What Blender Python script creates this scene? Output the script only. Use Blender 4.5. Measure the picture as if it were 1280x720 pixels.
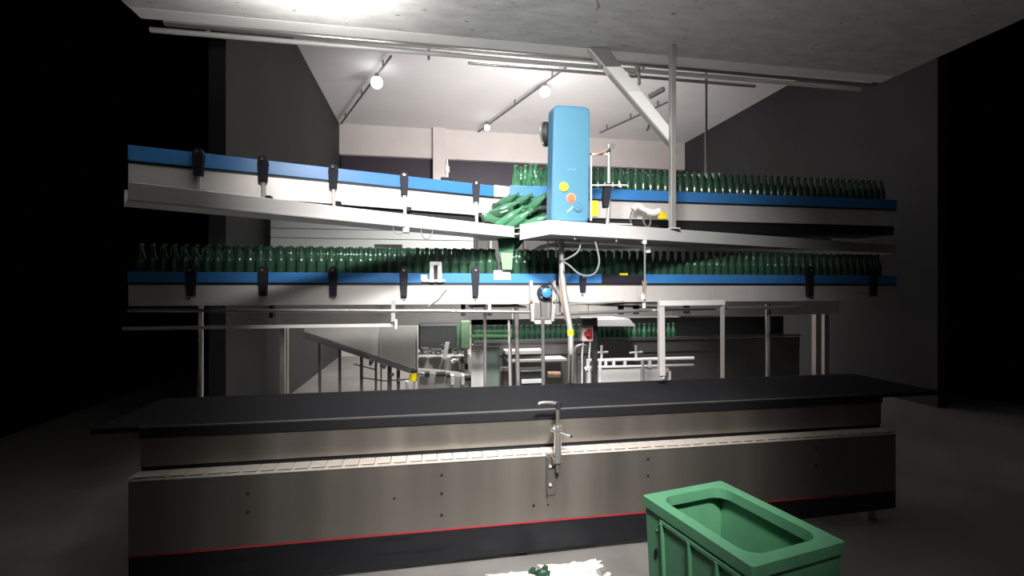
import bpy, bmesh, math, random
from mathutils import Vector, Matrix, Euler
random.seed(7)
R = math.radians
scene = bpy.context.scene
for o in list(bpy.data.objects):
    bpy.data.objects.remove(o, do_unlink=True)
COL = scene.collection

# ------------------------------------------------------------------ camera
# hall axes: X runs along the conveyors, Y into the hall, Z up
CAMZ, F, YAW = 1.5, 600.0, R(10)
cam = bpy.data.cameras.new('camera')
cam.sensor_width = 36.0
cam.lens = F / 1280.0 * 36.0
cam.clip_start = 0.02
camo = bpy.data.objects.new('camera', cam)
camo.location = (0, 0, CAMZ)
camo.rotation_euler = (R(90), 0, -YAW)
COL.objects.link(camo)
scene.camera = camo

# ------------------------------------------------------------------ world, lights, exposure
w = bpy.data.worlds.new('world')
scene.world = w
w.use_nodes = True
w.node_tree.nodes['Background'].inputs[0].default_value = (0.8, 0.85, 1, 1)
w.node_tree.nodes['Background'].inputs[1].default_value = 0.0
vs = scene.view_settings
vs.view_transform = 'Standard'
vs.look = 'None'
vs.gamma = 1.0
vs.use_curve_mapping = False
vs.exposure = 0.0


def area(name, loc, target, sx, sy, power, spread=180, col=(1, 0.97, 0.94)):
    l = bpy.data.lights.new(name, 'AREA')
    l.shape = 'RECTANGLE'
    l.size = sx
    l.size_y = sy
    l.energy = power
    l.spread = R(spread)
    l.color = col
    o = bpy.data.objects.new(name, l)
    o.location = loc
    o.rotation_euler = (Vector(target) - Vector(loc)).to_track_quat('-Z', 'Y').to_euler()
    COL.objects.link(o)
    return o


# two added fill lights above and behind the photographer, narrowed to keep the sides dim
area('soffit_fill', (0.15, 0.9, 3.05), (0.6, 3.4, 1.75), 0.6, 0.2, 39, 75)
area('soffit_fill', (0.35, -0.2, 3.05), (0.5, 2.8, 0.6), 0.35, 0.2, 26, 50)
area('soffit_lamp_and_fill', (-0.62, 2.72, 2.86), (-0.62, 2.73, 4.0), 0.5, 0.1, 17)
area('soffit_lamp_and_fill', (0.75, 1.6, 2.2), (0.85, 2.6, 3.3), 0.6, 0.1, 4, 140)  # added upward fill for the soffit, no tube hangs here
# added fill lights for the hall, no fittings modelled for them
area('hall_fill', (0.9, 4.05, 4.85), (1.1, 5.6, 0.2), 0.8, 0.5, 60, 75)
area('hall_fill', (1.7, 6.4, 4.9), (1.9, 9.0, 0.5), 1.2, 0.6, 210, 110)
area('hall_up_fill', (1.5, 5.2, 3.0), (2.0, 11.0, 4.6), 1.4, 0.3, 108, 110, (1, 0.96, 0.94))

# ------------------------------------------------------------------ pixel helpers (layout measured as if by survey, at real depths)
CY, SY = math.cos(YAW), math.sin(YAW)


def P(px, py, Y):
    """point on the hall plane Y seen at pixel px,py"""
    a = (px - 640) / F
    b = (360 - py) / F
    t = Y / (-SY * a + CY)
    return Vector(((CY * a + SY) * t, Y, CAMZ + b * t))


def C(px, py, d):
    """point at distance d in front of the lens plane"""
    a = (px - 640) / F
    return Vector(((CY * a + SY) * d, (-SY * a + CY) * d, CAMZ + (360 - py) / F * d))


def PZ(px, py, z):
    d = (z - CAMZ) * F / (360 - py)
    return C(px, py, d)


def online(pa, da, pb, db, px):
    """depth at pixel px of the straight plan line through (pa,da) and (pb,db)"""
    aa, ab, a = (pa - 640) / F, (pb - 640) / F, (px - 640) / F
    m = (db - da) / (ab * db - aa * da)
    d0 = da - m * aa * da
    return d0 / (1 - m * a)


# ------------------------------------------------------------------ materials
def mat(name, col, rough=0.5, metal=0.0, noise=0.0, nscale=8.0, stretch=None, bump=0.0, trans=0.0, emit=None,
        estr=0.0, spec=0.5, coat=0.0, rnoise=0.0, alpha=1.0):
    m = bpy.data.materials.new(name)
    m.use_nodes = True
    nt = m.node_tree
    b = nt.nodes['Principled BSDF']
    b.inputs['Base Color'].default_value = (*col, 1)
    b.inputs['Roughness'].default_value = rough
    b.inputs['Metallic'].default_value = metal
    b.inputs['Specular IOR Level'].default_value = spec
    b.inputs['Transmission Weight'].default_value = trans
    b.inputs['Coat Weight'].default_value = coat
    b.inputs['Alpha'].default_value = alpha
    if emit:
        b.inputs['Emission Color'].default_value = (*emit, 1)
        b.inputs['Emission Strength'].default_value = estr
    if noise or bump or rnoise:
        tc = nt.nodes.new('ShaderNodeTexCoord')
        mp = nt.nodes.new('ShaderNodeMapping')
        if stretch:
            mp.inputs['Scale'].default_value = stretch
        nz = nt.nodes.new('ShaderNodeTexNoise')
        nz.inputs['Scale'].default_value = nscale
        nz.inputs['Detail'].default_value = 6
        nt.links.new(tc.outputs['Object'], mp.inputs[0])
        nt.links.new(mp.outputs[0], nz.inputs['Vector'])
        if noise:
            mx = nt.nodes.new('ShaderNodeMix')
            mx.data_type = 'RGBA'
            lo = [max(0, c * (1 - noise)) for c in col]
            hi = [min(1, c * (1 + noise)) for c in col]
            mx.inputs[6].default_value = (*lo, 1)
            mx.inputs[7].default_value = (*hi, 1)
            rp = nt.nodes.new('ShaderNodeMapRange')
            rp.inputs[1].default_value = 0.3
            rp.inputs[2].default_value = 0.7
            nt.links.new(nz.outputs[0], rp.inputs[0])
            nt.links.new(rp.outputs[0], mx.inputs[0])
            nt.links.new(mx.outputs[2], b.inputs['Base Color'])
        if rnoise:
            r2 = nt.nodes.new('ShaderNodeMapRange')
            r2.inputs[1].default_value = 0.3
            r2.inputs[2].default_value = 0.7
            r2.inputs[3].default_value = max(0.02, rough - rnoise)
            r2.inputs[4].default_value = min(1, rough + rnoise)
            nt.links.new(nz.outputs[0], r2.inputs[0])
            nt.links.new(r2.outputs[0], b.inputs['Roughness'])
        if bump:
            bp = nt.nodes.new('ShaderNodeBump')
            bp.inputs['Strength'].default_value = bump
            bp.inputs['Distance'].default_value = 0.01
            nt.links.new(nz.outputs[0], bp.inputs['Height'])
            nt.links.new(bp.outputs[0], b.inputs['Normal'])
    return m


M = {}
M['floor'] = mat('floor_concrete', (0.26, 0.25, 0.235), 0.5, noise=0.18, nscale=3.0, bump=0.1, rnoise=0.12)
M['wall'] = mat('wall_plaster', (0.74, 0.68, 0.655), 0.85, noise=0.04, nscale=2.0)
M['ceiling'] = mat('ceiling_paint', (0.76, 0.755, 0.76), 0.85, noise=0.03, nscale=1.5)
M['soffit'] = mat('soffit_concrete', (0.50, 0.50, 0.49), 0.8, noise=0.13, nscale=5.0, stretch=(1, 2.5, 1), bump=0.5)
def add_pits(m, scale=16.0):
    nt = m.node_tree
    b = nt.nodes['Principled BSDF']
    src = b.inputs['Base Color'].links[0].from_socket
    tc = nt.nodes.new('ShaderNodeTexCoord')
    mp = nt.nodes.new('ShaderNodeMapping')
    mp.inputs['Scale'].default_value = (1, 2.2, 1)
    nz = nt.nodes.new('ShaderNodeTexNoise')
    nz.inputs['Scale'].default_value = scale
    nz.inputs['Detail'].default_value = 3
    mr = nt.nodes.new('ShaderNodeMapRange')
    mr.inputs[1].default_value = 0.64
    mr.inputs[2].default_value = 0.72
    mr.inputs[3].default_value = 0.0
    mr.inputs[4].default_value = 0.75
    mx = nt.nodes.new('ShaderNodeMix')
    mx.data_type = 'RGBA'
    mx.inputs[7].default_value = (0.13, 0.13, 0.125, 1)
    nt.links.new(tc.outputs['Object'], mp.inputs[0])
    nt.links.new(mp.outputs[0], nz.inputs['Vector'])
    nt.links.new(nz.outputs[0], mr.inputs[0])
    nt.links.new(mr.outputs[0], mx.inputs[0])
    nt.links.new(src, mx.inputs[6])
    nt.links.new(mx.outputs[2], b.inputs['Base Color'])


add_pits(M['soffit'])
M['sidewall'] = mat('dim_side_wall', (0.035, 0.035, 0.038), 0.8, noise=0.1, nscale=2)  # near black, stands in for an unlit hall at the sides
M['white'] = mat('white_paint', (0.82, 0.81, 0.80), 0.4, noise=0.04, nscale=3)
M['cladding'] = mat('white_cladding', (0.80, 0.82, 0.80), 0.5, noise=0.03, nscale=2)
M['steel'] = mat('brushed_steel', (0.30, 0.275, 0.245), 0.36, metal=0.8, noise=0.15, nscale=1.5, stretch=(2.6, 1, 0.05), rnoise=0.08)  # brushed steel; stretched noise colour also imitates vertical lamp reflections
M['pale'] = mat('pale_steel', (0.74, 0.70, 0.68), 0.38, metal=0.25, noise=0.06, nscale=3.0, stretch=(1.5, 1, 0.3))
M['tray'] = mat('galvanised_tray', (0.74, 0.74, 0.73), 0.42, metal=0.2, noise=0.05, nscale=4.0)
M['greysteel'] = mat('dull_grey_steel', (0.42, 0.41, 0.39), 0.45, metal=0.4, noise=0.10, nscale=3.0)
M['midgrey'] = mat('grey_painted_sheet', (0.46, 0.45, 0.43), 0.55, noise=0.08, nscale=3.0)
M['chrome'] = mat('polished_tube', (0.72, 0.70, 0.68), 0.22, metal=0.85)
M['blue'] = mat('blue_plastic_rail', (0.05, 0.22, 0.55), 0.35, noise=0.06, nscale=4)
M['bluebox'] = mat('blue_enamel', (0.068, 0.19, 0.275), 0.3, noise=0.04, nscale=3, coat=0.3)
M['bluedark'] = mat('blue_enamel_edge', (0.05, 0.15, 0.24), 0.35)
M['black'] = mat('black_plastic', (0.008, 0.008, 0.01), 0.5, noise=0.15, nscale=6)
M['deck'] = mat('black_belt', (0.013, 0.013, 0.016), 0.75, spec=0.25, noise=0.12, nscale=6, bump=0.05)
M['skirt'] = mat('black_skirt', (0.009, 0.009, 0.012), 0.42, noise=0.25, nscale=5, stretch=(0.6, 1, 4))
M['bracket'] = mat('dark_bracket', (0.016, 0.016, 0.026), 0.6, spec=0.25)
M['rubber'] = mat('black_rubber', (0.012, 0.012, 0.014), 0.6)
M['red'] = mat('red_strip', (0.36, 0.03, 0.04), 0.4)
M['chain'] = mat('cream_chain', (0.58, 0.53, 0.475), 0.4, noise=0.08, nscale=40)
M['glass'] = mat('green_glass', (0.065, 0.16, 0.10), 0.08, trans=0.5, spec=0.7)
M['glasslt'] = mat('pale_green_glass', (0.10, 0.31, 0.17), 0.10, trans=0.4, spec=0.7)
M['greenpanel'] = mat('pale_green_acrylic', (0.28, 0.45, 0.27), 0.3, trans=0.25)
M['guard'] = mat('smoked_green_guard', (0.16, 0.21, 0.19), 0.25, trans=0.2)
M['crate'] = mat('green_crate_plastic', (0.11, 0.33, 0.18), 0.42, noise=0.10, nscale=9)
M['yellow'] = mat('yellow_plastic', (0.85, 0.68, 0.02), 0.4)
M['orange'] = mat('orange_red_plastic', (0.85, 0.13, 0.06), 0.35)
M['cable'] = mat('grey_cable', (0.16, 0.16, 0.17), 0.5)
M['whiteplastic'] = mat('white_plastic', (0.85, 0.84, 0.83), 0.35)
M['window'] = mat('dark_window_glass', (0.045, 0.034, 0.05), 0.6, noise=0.15, nscale=1.0)
M['dark'] = mat('dark_housing', (0.03, 0.034, 0.034), 0.45)
M['darkgrey'] = mat('dark_grey_paint', (0.12, 0.118, 0.115), 0.5, noise=0.15, nscale=4)
M['lamp'] = mat('lamp_glow', (1, 1, 1), 0.5, emit=(1, 0.98, 0.96), estr=9)
M['lampsmall'] = mat('lamp_glow_far', (1, 1, 1), 0.5, emit=(1, 0.98, 0.96), estr=8)
M['paper'] = mat('white_film', (0.9, 0.9, 0.9), 0.4)
M['hole'] = mat('hole_black', (0.008, 0.007, 0.006), 0.6)
M['rust'] = mat('rusty_steel', (0.36, 0.24, 0.17), 0.5, metal=0.3, noise=0.3, nscale=20)


# ------------------------------------------------------------------ object helpers
def tag(o, label, cat, group=None):
    o['label'] = label
    o['category'] = cat
    if group:
        o['group'] = group
    return o


def thing(name, loc, label, cat, group=None):
    o = bpy.data.objects.new(name, None)
    o.empty_display_size = 0.05
    o.location = loc
    COL.objects.link(o)
    return tag(o, label, cat, group)


def world_loc(o):
    v = Vector(o.location)
    while o.parent:
        o = o.parent
        v += Vector(o.location)
    return v


def link(name, me, m, parent=None, smooth=False, origin=None):
    """mesh in world coordinates -> object whose origin is the parent's base (or its own base)"""
    if parent is not None:
        off = world_loc(parent)
    else:
        if origin is None:
            xs = [v.co for v in me.vertices]
            mn = Vector((min(v.x for v in xs), min(v.y for v in xs), min(v.z for v in xs)))
            mx = Vector((max(v.x for v in xs), max(v.y for v in xs), max(v.z for v in xs)))
            origin = Vector(((mn.x + mx.x) / 2, (mn.y + mx.y) / 2, mn.z))
        off = Vector(origin)
    me.transform(Matrix.Translation(-off))
    me.materials.append(m)
    if smooth:
        for p in me.polygons:
            p.use_smooth = True
    o = bpy.data.objects.new(name, me)
    COL.objects.link(o)
    if parent is not None:
        o.parent = parent
    else:
        o.location = off
    return o


def from_bm(name, bm):
    me = bpy.data.meshes.new(name)
    bmesh.ops.recalc_face_normals(bm, faces=bm.faces)
    bm.to_mesh(me)
    bm.free()
    return me


def hexa(bm, pts):
    """8 corners: bottom 4 (ccw) then top 4"""
    v = [bm.verts.new(p) for p in pts]
    for f in ((3, 2, 1, 0), (4, 5, 6, 7), (0, 1, 5, 4), (1, 2, 6, 5), (2, 3, 7, 6), (3, 0, 4, 7)):
        bm.faces.new([v[i] for i in f])
    return v


def bev(bm, b):
    if b:
        bmesh.ops.bevel(bm, geom=list(bm.edges), offset=b, segments=1, affect='EDGES')


def box(name, x0, x1, y0, y1, z0, z1, m, parent=None, b=0.0):
    bm = bmesh.new()
    hexa(bm, [(x0, y0, z0), (x1, y0, z0), (x1, y1, z0), (x0, y1, z0), (x0, y0, z1), (x1, y0, z1), (x1, y1, z1), (x0, y1, z1)])
    bev(bm, b)
    return link(name, from_bm(name, bm), m, parent)


def plate(name, pa, pb, z0, z1, th, m, parent=None, b=0.0, z0b=None, z1b=None):
    """upright plate whose front face runs in plan from pa to pb, th thick to the back"""
    pa, pb = Vector((pa[0], pa[1], 0)), Vector((pb[0], pb[1], 0))
    u = (pb - pa).normalized()
    n = Vector((-u.y, u.x, 0)) * th
    z0b = z0 if z0b is None else z0b
    z1b = z1 if z1b is None else z1b
    k = lambda p, z: (p.x, p.y, z)
    bm = bmesh.new()
    hexa(bm, [k(pa, z0), k(pb, z0b), k(pb + n, z0b), k(pa + n, z0), k(pa, z1), k(pb, z1b), k(pb + n, z1b), k(pa + n, z1)])
    bev(bm, b)
    return link(name, from_bm(name, bm), m, parent)


def bar(name, p, q, w_, h_, m, parent=None, b=0.0, up=(0, 0, 1), taper=1.0):
    """rectangular bar from p to q (w_ sideways, h_ along up)"""
    p, q = Vector(p), Vector(q)
    d = (q - p).normalized()
    up = Vector(up)
    s = d.cross(up)
    if s.length < 1e-4:
        s = Vector((1, 0, 0))
    s.normalize()
    t = s.cross(d).normalized()
    bm = bmesh.new()
    c = []
    for e, k in ((p, 1.0), (q, taper)):
        for i, j in ((-1, -1), (1, -1), (1, 1), (-1, 1)):
            c.append(e + s * i * w_ / 2 * k + t * j * h_ / 2 * k)
    hexa(bm, c)
    bev(bm, b)
    return link(name, from_bm(name, bm), m, parent)


def tube_bm(bm, pts, r, seg=10):
    pts = [Vector(p) for p in pts]
    rings = []
    prev = None
    for i, p in enumerate(pts):
        d = (pts[min(i + 1, len(pts) - 1)] - pts[max(i - 1, 0)]).normalized()
        if prev is None:
            ref = Vector((0, 0, 1)) if abs(d.z) < 0.9 else Vector((1, 0, 0))
            s = d.cross(ref).normalized()
        else:
            s = (prev - d * prev.dot(d)).normalized()
        prev = s
        t = d.cross(s)
        rr = r[i] if isinstance(r, (list, tuple)) else r
        rings.append([bm.verts.new(p + (s * math.cos(2 * math.pi * k / seg) + t * math.sin(2 * math.pi * k / seg)) * rr) for k in range(seg)])
    for a, b in zip(rings, rings[1:]):
        for k in range(seg):
            bm.faces.new((a[k], a[(k + 1) % seg], b[(k + 1) % seg], b[k]))
    bm.faces.new(list(reversed(rings[0])))
    bm.faces.new(rings[-1])


def autosmooth(o, ang=40):
    me = o.data
    for p in me.polygons:
        p.use_smooth = True
    bm = bmesh.new()
    bm.from_mesh(me)
    for e in bm.edges:
        if len(e.link_faces) == 2 and e.calc_face_angle(0) > R(ang):
            e.smooth = False
    bm.to_mesh(me)
    bm.free()
    return o


def tube(name, pts, r, m, parent=None, seg=10):
    bm = bmesh.new()
    tube_bm(bm, pts, r, seg)
    return autosmooth(link(name, from_bm(name, bm), m, parent))


def curve_pts(ctrl, n=8):
    """Catmull-Rom through control points"""
    ctrl = [Vector(c) for c in ctrl]
    out = []
    for i in range(len(ctrl) - 1):
        p0, p1, p2, p3 = ctrl[max(i - 1, 0)], ctrl[i], ctrl[i + 1], ctrl[min(i + 2, len(ctrl) - 1)]
        for k in range(n):
            t = k / n
            out.append(0.5 * ((2 * p1) + (p2 - p0) * t + (2 * p0 - 5 * p1 + 4 * p2 - p3) * t * t + (3 * p1 - p0 - 3 * p2 + p3) * t ** 3))
    out.append(ctrl[-1])
    return out


def poly_plate(name, front, th, m, parent=None, n=(0, 1, 0), b=0.0):
    """extrude a polygon (world points) by th along n"""
    bm = bmesh.new()
    n = Vector(n) * th
    a = [bm.verts.new(p) for p in front]
    c = [bm.verts.new(Vector(p) + n) for p in front]
    bm.faces.new(a)
    bm.faces.new(list(reversed(c)))
    k = len(a)
    for i in range(k):
        bm.faces.new((a[i], c[i], c[(i + 1) % k], a[(i + 1) % k]))
    bev(bm, b)
    return link(name, from_bm(name, bm), m, parent)


def structure(o):
    o['kind'] = 'structure'
    return o


XL = lambda Y, px=160: P(px, 360, Y).x
XR = lambda Y, px=1120: P(px, 360, Y).x

# ================================================================== THE HALL
FL = structure(box('floor', -4.2, 7.5, -2.6, 11.0, -0.12, 0.0, M['floor']))
WY = 11.0
CZ = 5.1
wl, wr = XL(WY, 424), XR(WY, 856)
# back wall with two window bands
wz0, wz1 = 3.55, P(590, 200, WY).z
pil0, pil1 = P(541, 200, WY).x, P(557, 200, WY).x
wb = structure(box('wall_back', wl, wr, WY, WY + 0.15, 0, wz0, M['wall']))
box('upper_band', wl, wr, WY, WY + 0.15, wz1, CZ, M['wall'], wb)
box('pilaster', pil0, pil1, WY - 0.14, WY + 0.15, 0, CZ, M['wall'], wb, b=0.01)


def window(n, x0, x1):
    wn = structure(box('window_%d' % n, x0, x1, WY + 0.10, WY + 0.14, wz0, wz0 + 0.05, M['darkgrey']))
    k = max(2, int(round((x1 - x0) / 1.6)))
    for i in range(k):
        a, c = x0 + (x1 - x0) * i / k, x0 + (x1 - x0) * (i + 1) / k
        box('pane', a + 0.02, c - 0.02, WY + 0.11, WY + 0.125, wz0 + 0.05, wz1, M['window'], wn)
        if i:
            box('mullion', a - 0.02, a + 0.02, WY + 0.10, WY + 0.14, wz0 + 0.05, wz1, M['window'], wn)


window(1, wl, pil0)
window(2, pil1, wr)
cl = structure(box('ceiling', wl, wr, 3.5, WY + 0.15, CZ, CZ + 0.15, M['ceiling']))
# added side walls bounding the light, near black to keep the sides dim
structure(box('added_wall_left', wl - 0.15, wl, 5.0, WY + 0.15, 0, CZ + 0.15, M['sidewall']))
structure(box('added_wall_right', wr, wr + 0.15, 5.0, WY + 0.15, 0, CZ + 0.15, M['sidewall']))
# unseen wall added behind the photographer for the steel to reflect
structure(box('wall_rear', -3.2, 4.2, -2.6, -2.45, 0, 3.2, M['wall']))
# near soffit
SZ = 3.2
sy1 = 3.26
sx0, sx1 = XL(sy1), XR(sy1)
so = structure(box('soffit', sx0, sx1, -2.6, sy1, SZ, SZ + 0.25, M['soffit']))
structure(box('trim_1', sx0, sx1, sy1 + 0.002, sy1 + 0.13, SZ + 0.0, SZ + 0.2, M['white'], None, b=0.004))
hk = tube('soffit_hook', [C(744, -14, 2.5) + Vector((0, 0, 0.06)), C(745, -4, 2.55), C(748, 9, 2.6), C(745, 12, 2.62)], 0.008, M['darkgrey'], None, 8)
tag(hk, 'small dark metal hook hanging from the speckled concrete soffit', 'hook')
# service pipes along the soffit edge
pr = thing('service_pipe', P(640, 67, 3.45), 'bright steel pipe nearest the concrete soffit edge, uppermost of three', 'pipe', 'pipes along the soffit')
tube('pipe_run', [P(640, 66, 3.45) * 1.0 + Vector((x, 0, 0)) for x in (sx0 - 0.5, sx1 - 0.6)], 0.022, M['chrome'], pr, 12)
for x in (-1.6, -0.4, 1.3, 2.4):
    box('pipe_hanger', x, x + 0.025, 3.43, 3.47, P(640, 66, 3.45).z, SZ + 0.2, M['greysteel'], pr)
    box('hanger_arm', x, x + 0.025, sy1 + 0.13, 3.47, SZ + 0.18, SZ + 0.2, M['greysteel'], pr)
pr = thing('service_pipe', P(640, 76, 3.62), 'middle of three thin steel pipes below the soffit edge', 'pipe', 'pipes along the soffit')
tube('pipe_run', [P(640, 75, 3.62) + Vector((x, 0, 0)) for x in (sx0 - 0.7, sx1 - 0.6)], 0.018, M['tray'], pr, 12)
for x in (-1.5, 0.0, 1.7):
    box('pipe_hanger', x, x + 0.02, 3.61, 3.63, P(640, 75, 3.62).z, SZ + 0.2, M['greysteel'], pr)
    box('hanger_arm', x, x + 0.02, sy1 + 0.13, 3.63, SZ + 0.16, SZ + 0.18, M['greysteel'], pr)
pr = thing('service_pipe', P(640, 84, 3.75), 'lowest of three steel pipes below the soffit edge', 'pipe', 'pipes along the soffit')
tube('pipe_run', [P(640, 83, 3.75) + Vector((x, 0, 0)) for x in (-0.35, 2.15)], 0.013, M['chrome'], pr, 12)
for x in (0.0, 1.7):
    box('pipe_hanger', x, x + 0.02, 3.74, 3.76, P(640, 83, 3.75).z, SZ + 0.16, M['greysteel'], pr)
    box('hanger_arm', x, x + 0.02, sy1 + 0.13, 3.76, SZ + 0.14, SZ + 0.16, M['greysteel'], pr)


# ceiling lamp tracks
def track(pts, lamps, label):
    a, b = PZ(*pts[0], 4.99), PZ(*pts[1], 4.99)
    t = thing('lamp_track', (a + b) / 2, label, 'lamp track', 'dark lamp tracks under the white ceiling')
    bar('rail', a, b, 0.025, 0.025, M['darkgrey'], t)
    for k in (0.12, 0.5, 0.88):
        p = a.lerp(b, k)
        box('drop_rod', p.x - 0.01, p.x + 0.01, p.y - 0.01, p.y + 0.01, 5.0, CZ, M['darkgrey'], t)
    for px, py, r, e in lamps:
        p = PZ(px, py - 2, 4.93)
        bm = bmesh.new()
        bmesh.ops.create_uvsphere(bm, u_segments=16, v_segments=10, radius=r, matrix=Matrix.Translation(p - Vector((0, 0, r))))
        me = from_bm('lamp_globe', bm)
        link('lamp_globe', me, M['lamp'] if e else M['lampsmall'], t, True)
        tube('lamp_socket', [p + Vector((0, 0, -0.01)), p + Vector((0, 0, 0.05))], 0.03, M['darkgrey'], t, 10)


track([(426, 155), (489, 70)], [(471, 98, 0.095, 1)], 'dark lamp track with one glowing globe, leftmost on the ceiling')
track([(598, 165), (708, 84)], [(681, 110, 0.09, 1), (609, 158, 0.06, 0)], 'dark lamp track with two glowing globes left of the blue cabinet')
track([(750, 166), (834, 128)], [], 'dark bare track without globe behind the diagonal brace')
p = C(766, 160, 9.8)

# ================================================================== FOREGROUND CHAIN CONVEYOR
TY = 2.6
tx0, tx1 = XL(TY), XR(TY)
T = thing('chain_conveyor', (0.45, TY + 0.1, 0), 'low stainless crate conveyor with cream slat chain, red strip and black skirt', 'conveyor')
zt, zr, zs = 0.5716, 0.206, 0.01
box('side_panel', tx0, tx1, TY, TY + 0.012, zr, zt, M['steel'], T, b=0.002)
box('panel_lip', tx0, tx1, TY - 0.006, TY + 0.012, zt - 0.006, zt + 0.0005, M['chain'], T)
box('red_strip', tx0, tx1, TY - 0.004, TY + 0.014, zr - 0.006, zr + 0.001, M['red'], T)
plate('skirt', (tx0, TY + 0.002), (tx1, TY + 0.002), 0.0, zr - 0.012, 0.012, M['skirt'], T, z0b=0.09)
# scuffs and joints on the skirt
box('wear_strip', P(473, 0, TY).x, P(515, 0, TY).x, TY - 0.004, TY + 0.003, 0.176, 0.18, M['black'], T)
box('wear_strip', P(468, 0, TY).x, P(555, 0, TY).x, TY - 0.003, TY + 0.003, 0.100, 0.103, M['black'], T)
# slat chain: every plate its own piece
pitch = 0.082
n = int((tx1 - tx0) / pitch)
bm = bmesh.new()
L = pitch - 0.0025
CW = 0.0826
hexa(bm, [(0, 0, 0), (L, 0, 0), (L, CW, 0), (0, CW, 0), (0, 0, 0.006), (L, 0, 0.006), (L, CW, 0.006), (0, CW, 0.006)])
bev(bm, 0.0015)
hexa(bm, [(0.0, -0.007, -0.008), (0.016, -0.007, -0.008), (0.016, 0.01, -0.008), (0.0, 0.01, -0.008),
          (0.0, -0.007, 0), (0.016, -0.007, 0), (0.016, 0.01, 0), (0.0, 0.01, 0)])
sl = from_bm('chain_slat', bm)
sl.materials.append(M['chain'])
tl = world_loc(T)
for i in range(n):
    o = bpy.data.objects.new('chain_slat', sl)
    o.parent = T
    o.location = Vector((tx0 + i * pitch, TY + 0.006, zt + 0.006)) - tl
    COL.objects.link(o)
box('chain_return', tx0, tx1, TY + 0.012, TY + 0.09, zt - 0.03, zt + 0.005, M['darkgrey'], T)
box('back_guide', tx0, tx1, TY + 0.100, TY + 0.110, 0.598, 0.742, M['steel'], T, b=0.002)
box('gap_shade', tx0, tx1, TY + 0.112, TY + 0.12, 0.30, 0.63, M['rubber'], T)  # black sheet stands in for shade in the gap below the guide
# holes
bmh = bmesh.new()
bmesh.ops.create_cone(bmh, cap_ends=True, segments=12, radius1=0.0075, radius2=0.0075, depth=0.006, matrix=Matrix.Rotation(R(90), 4, 'X'))
hm = from_bm('bolt_hole', bmh)
hm.materials.append(M['hole'])
for px, py in ((552, 594), (552, 617), (552, 644), (810, 574), (810, 595), (667, 632), (1020, 560), (1020, 582), (310, 617), (310, 640)):
    o = bpy.data.objects.new('bolt_hole', hm)
    o.parent = T
    o.location = P(px, py, TY - 0.001) - tl
    COL.objects.link(o)
for px, py in ((685, 631), (493, 623)):
    o = bpy.data.objects.new('rivet', hm)
    o.parent = T
    o.location = P(px, py, TY) - tl
    o.scale = (0.8, 0.6, 0.8)
    COL.objects.link(o)
for x in (tx0 + 0.1, 0.5, tx1 - 0.15):
    box('leg', x, x + 0.06, TY + 0.06, TY + 0.12, 0, zt - 0.03, M['greysteel'], T)

# rail clamp on the front panel
K = thing('rail_clamp', P(694, 590, TY - 0.03), 'steel rail clamp with T-handle and lever on the front panel', 'clamp')
tube('clamp_tube', [P(697, 578, TY - 0.05), P(697, 537, TY - 0.05)], 0.021, M['chrome'], K, 16)
tube('collar', [P(697, 538, TY - 0.05), P(697, 532, TY - 0.05)], 0.027, M['chrome'], K, 16)
tube('rod', [P(697, 590, TY - 0.05), P(697, 505, TY - 0.05)], 0.011, M['steel'], K, 12)
hnd = [P(673, 506, TY - 0.05), P(676, 503.5, TY - 0.05), P(688, 503, TY - 0.05), P(700, 505, TY - 0.05)]
tube('handle_bar', curve_pts(hnd, 4), 0.0085, M['chrome'], K, 10)
tube('handle_hub', [P(698, 510, TY - 0.05), P(698, 502.5, TY - 0.05)], 0.018, M['bracket'], K, 12)
tube('lever', [P(699, 541, TY - 0.06), P(707, 544, TY - 0.09), P(712, 545, TY - 0.1)], [0.010, 0.009, 0.007], M['chrome'], K, 10)
tube('lever_pin', [P(712, 545, TY - 0.1), P(716, 546, TY - 0.11)], 0.005, M['bracket'], K, 8)
tube('set_screw', [P(697, 540, TY - 0.055), P(688, 536, TY - 0.06)], 0.013, M['chrome'], K, 12)
box('bracket_plate', P(682, 0, TY).x, P(694, 0, TY).x, TY - 0.012, TY, P(688, 618, TY).z, P(688, 566, TY).z, M['steel'], K, b=0.003)
box('bracket_flange', P(682, 0, TY).x, P(682, 0, TY).x + 0.006, TY - 0.05, TY - 0.01, P(688, 614, TY).z, P(688, 568, TY).z, M['steel'], K)
box('bracket_arm', P(688, 0, TY).x, P(698, 0, TY).x, TY - 0.055, TY - 0.01, P(688, 577, TY).z, P(688, 569, TY).z, M['steel'], K, b=0.002)
for py in (583, 606):
    tube('bolt', [P(688, py, TY - 0.01), P(688, py, TY - 0.026)], 0.009, M['chrome'], K, 8)

# black belt deck behind the chain
D = thing('black_belt_deck', (0.5, 3.0, 0), 'wide black belt deck running behind the cream slat chain', 'conveyor')
box('front_rail', tx0, tx1, TY + 0.088, TY + 0.13, 0.744, 0.798, M['black'], D, b=0.004)
box('edge_highlight', tx0, tx1, TY + 0.090, TY + 0.095, 0.7985, 0.8045, M['darkgrey'], D)  # lighter strip imitates the highlight along the bevelled deck edge
box('belt', XL(3.0), XR(3.0), TY + 0.096, 3.36, 0.775, 0.804, M['deck'], D, b=0.004)
box('rear_rail', XL(3.0), XR(3.0), 3.33, 3.375, 0.70, 0.803, M['black'], D)
for x in (-1.2, 0.2, 1.6, 2.6):
    box('leg', x, x + 0.07, 3.0, 3.07, 0, 0.776, M['greysteel'], D)
cap = C(446, 518, 2.62)
wa = tube('white_hose_end', curve_pts([C(436, 521, 2.86), C(440, 516, 2.84), C(446, 517, 2.84), C(449, 521, 2.83)], 5), 0.008, M['whiteplastic'], None, 8)
tag(wa, 'curled white hose end lying on the black belt deck', 'hose')


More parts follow.
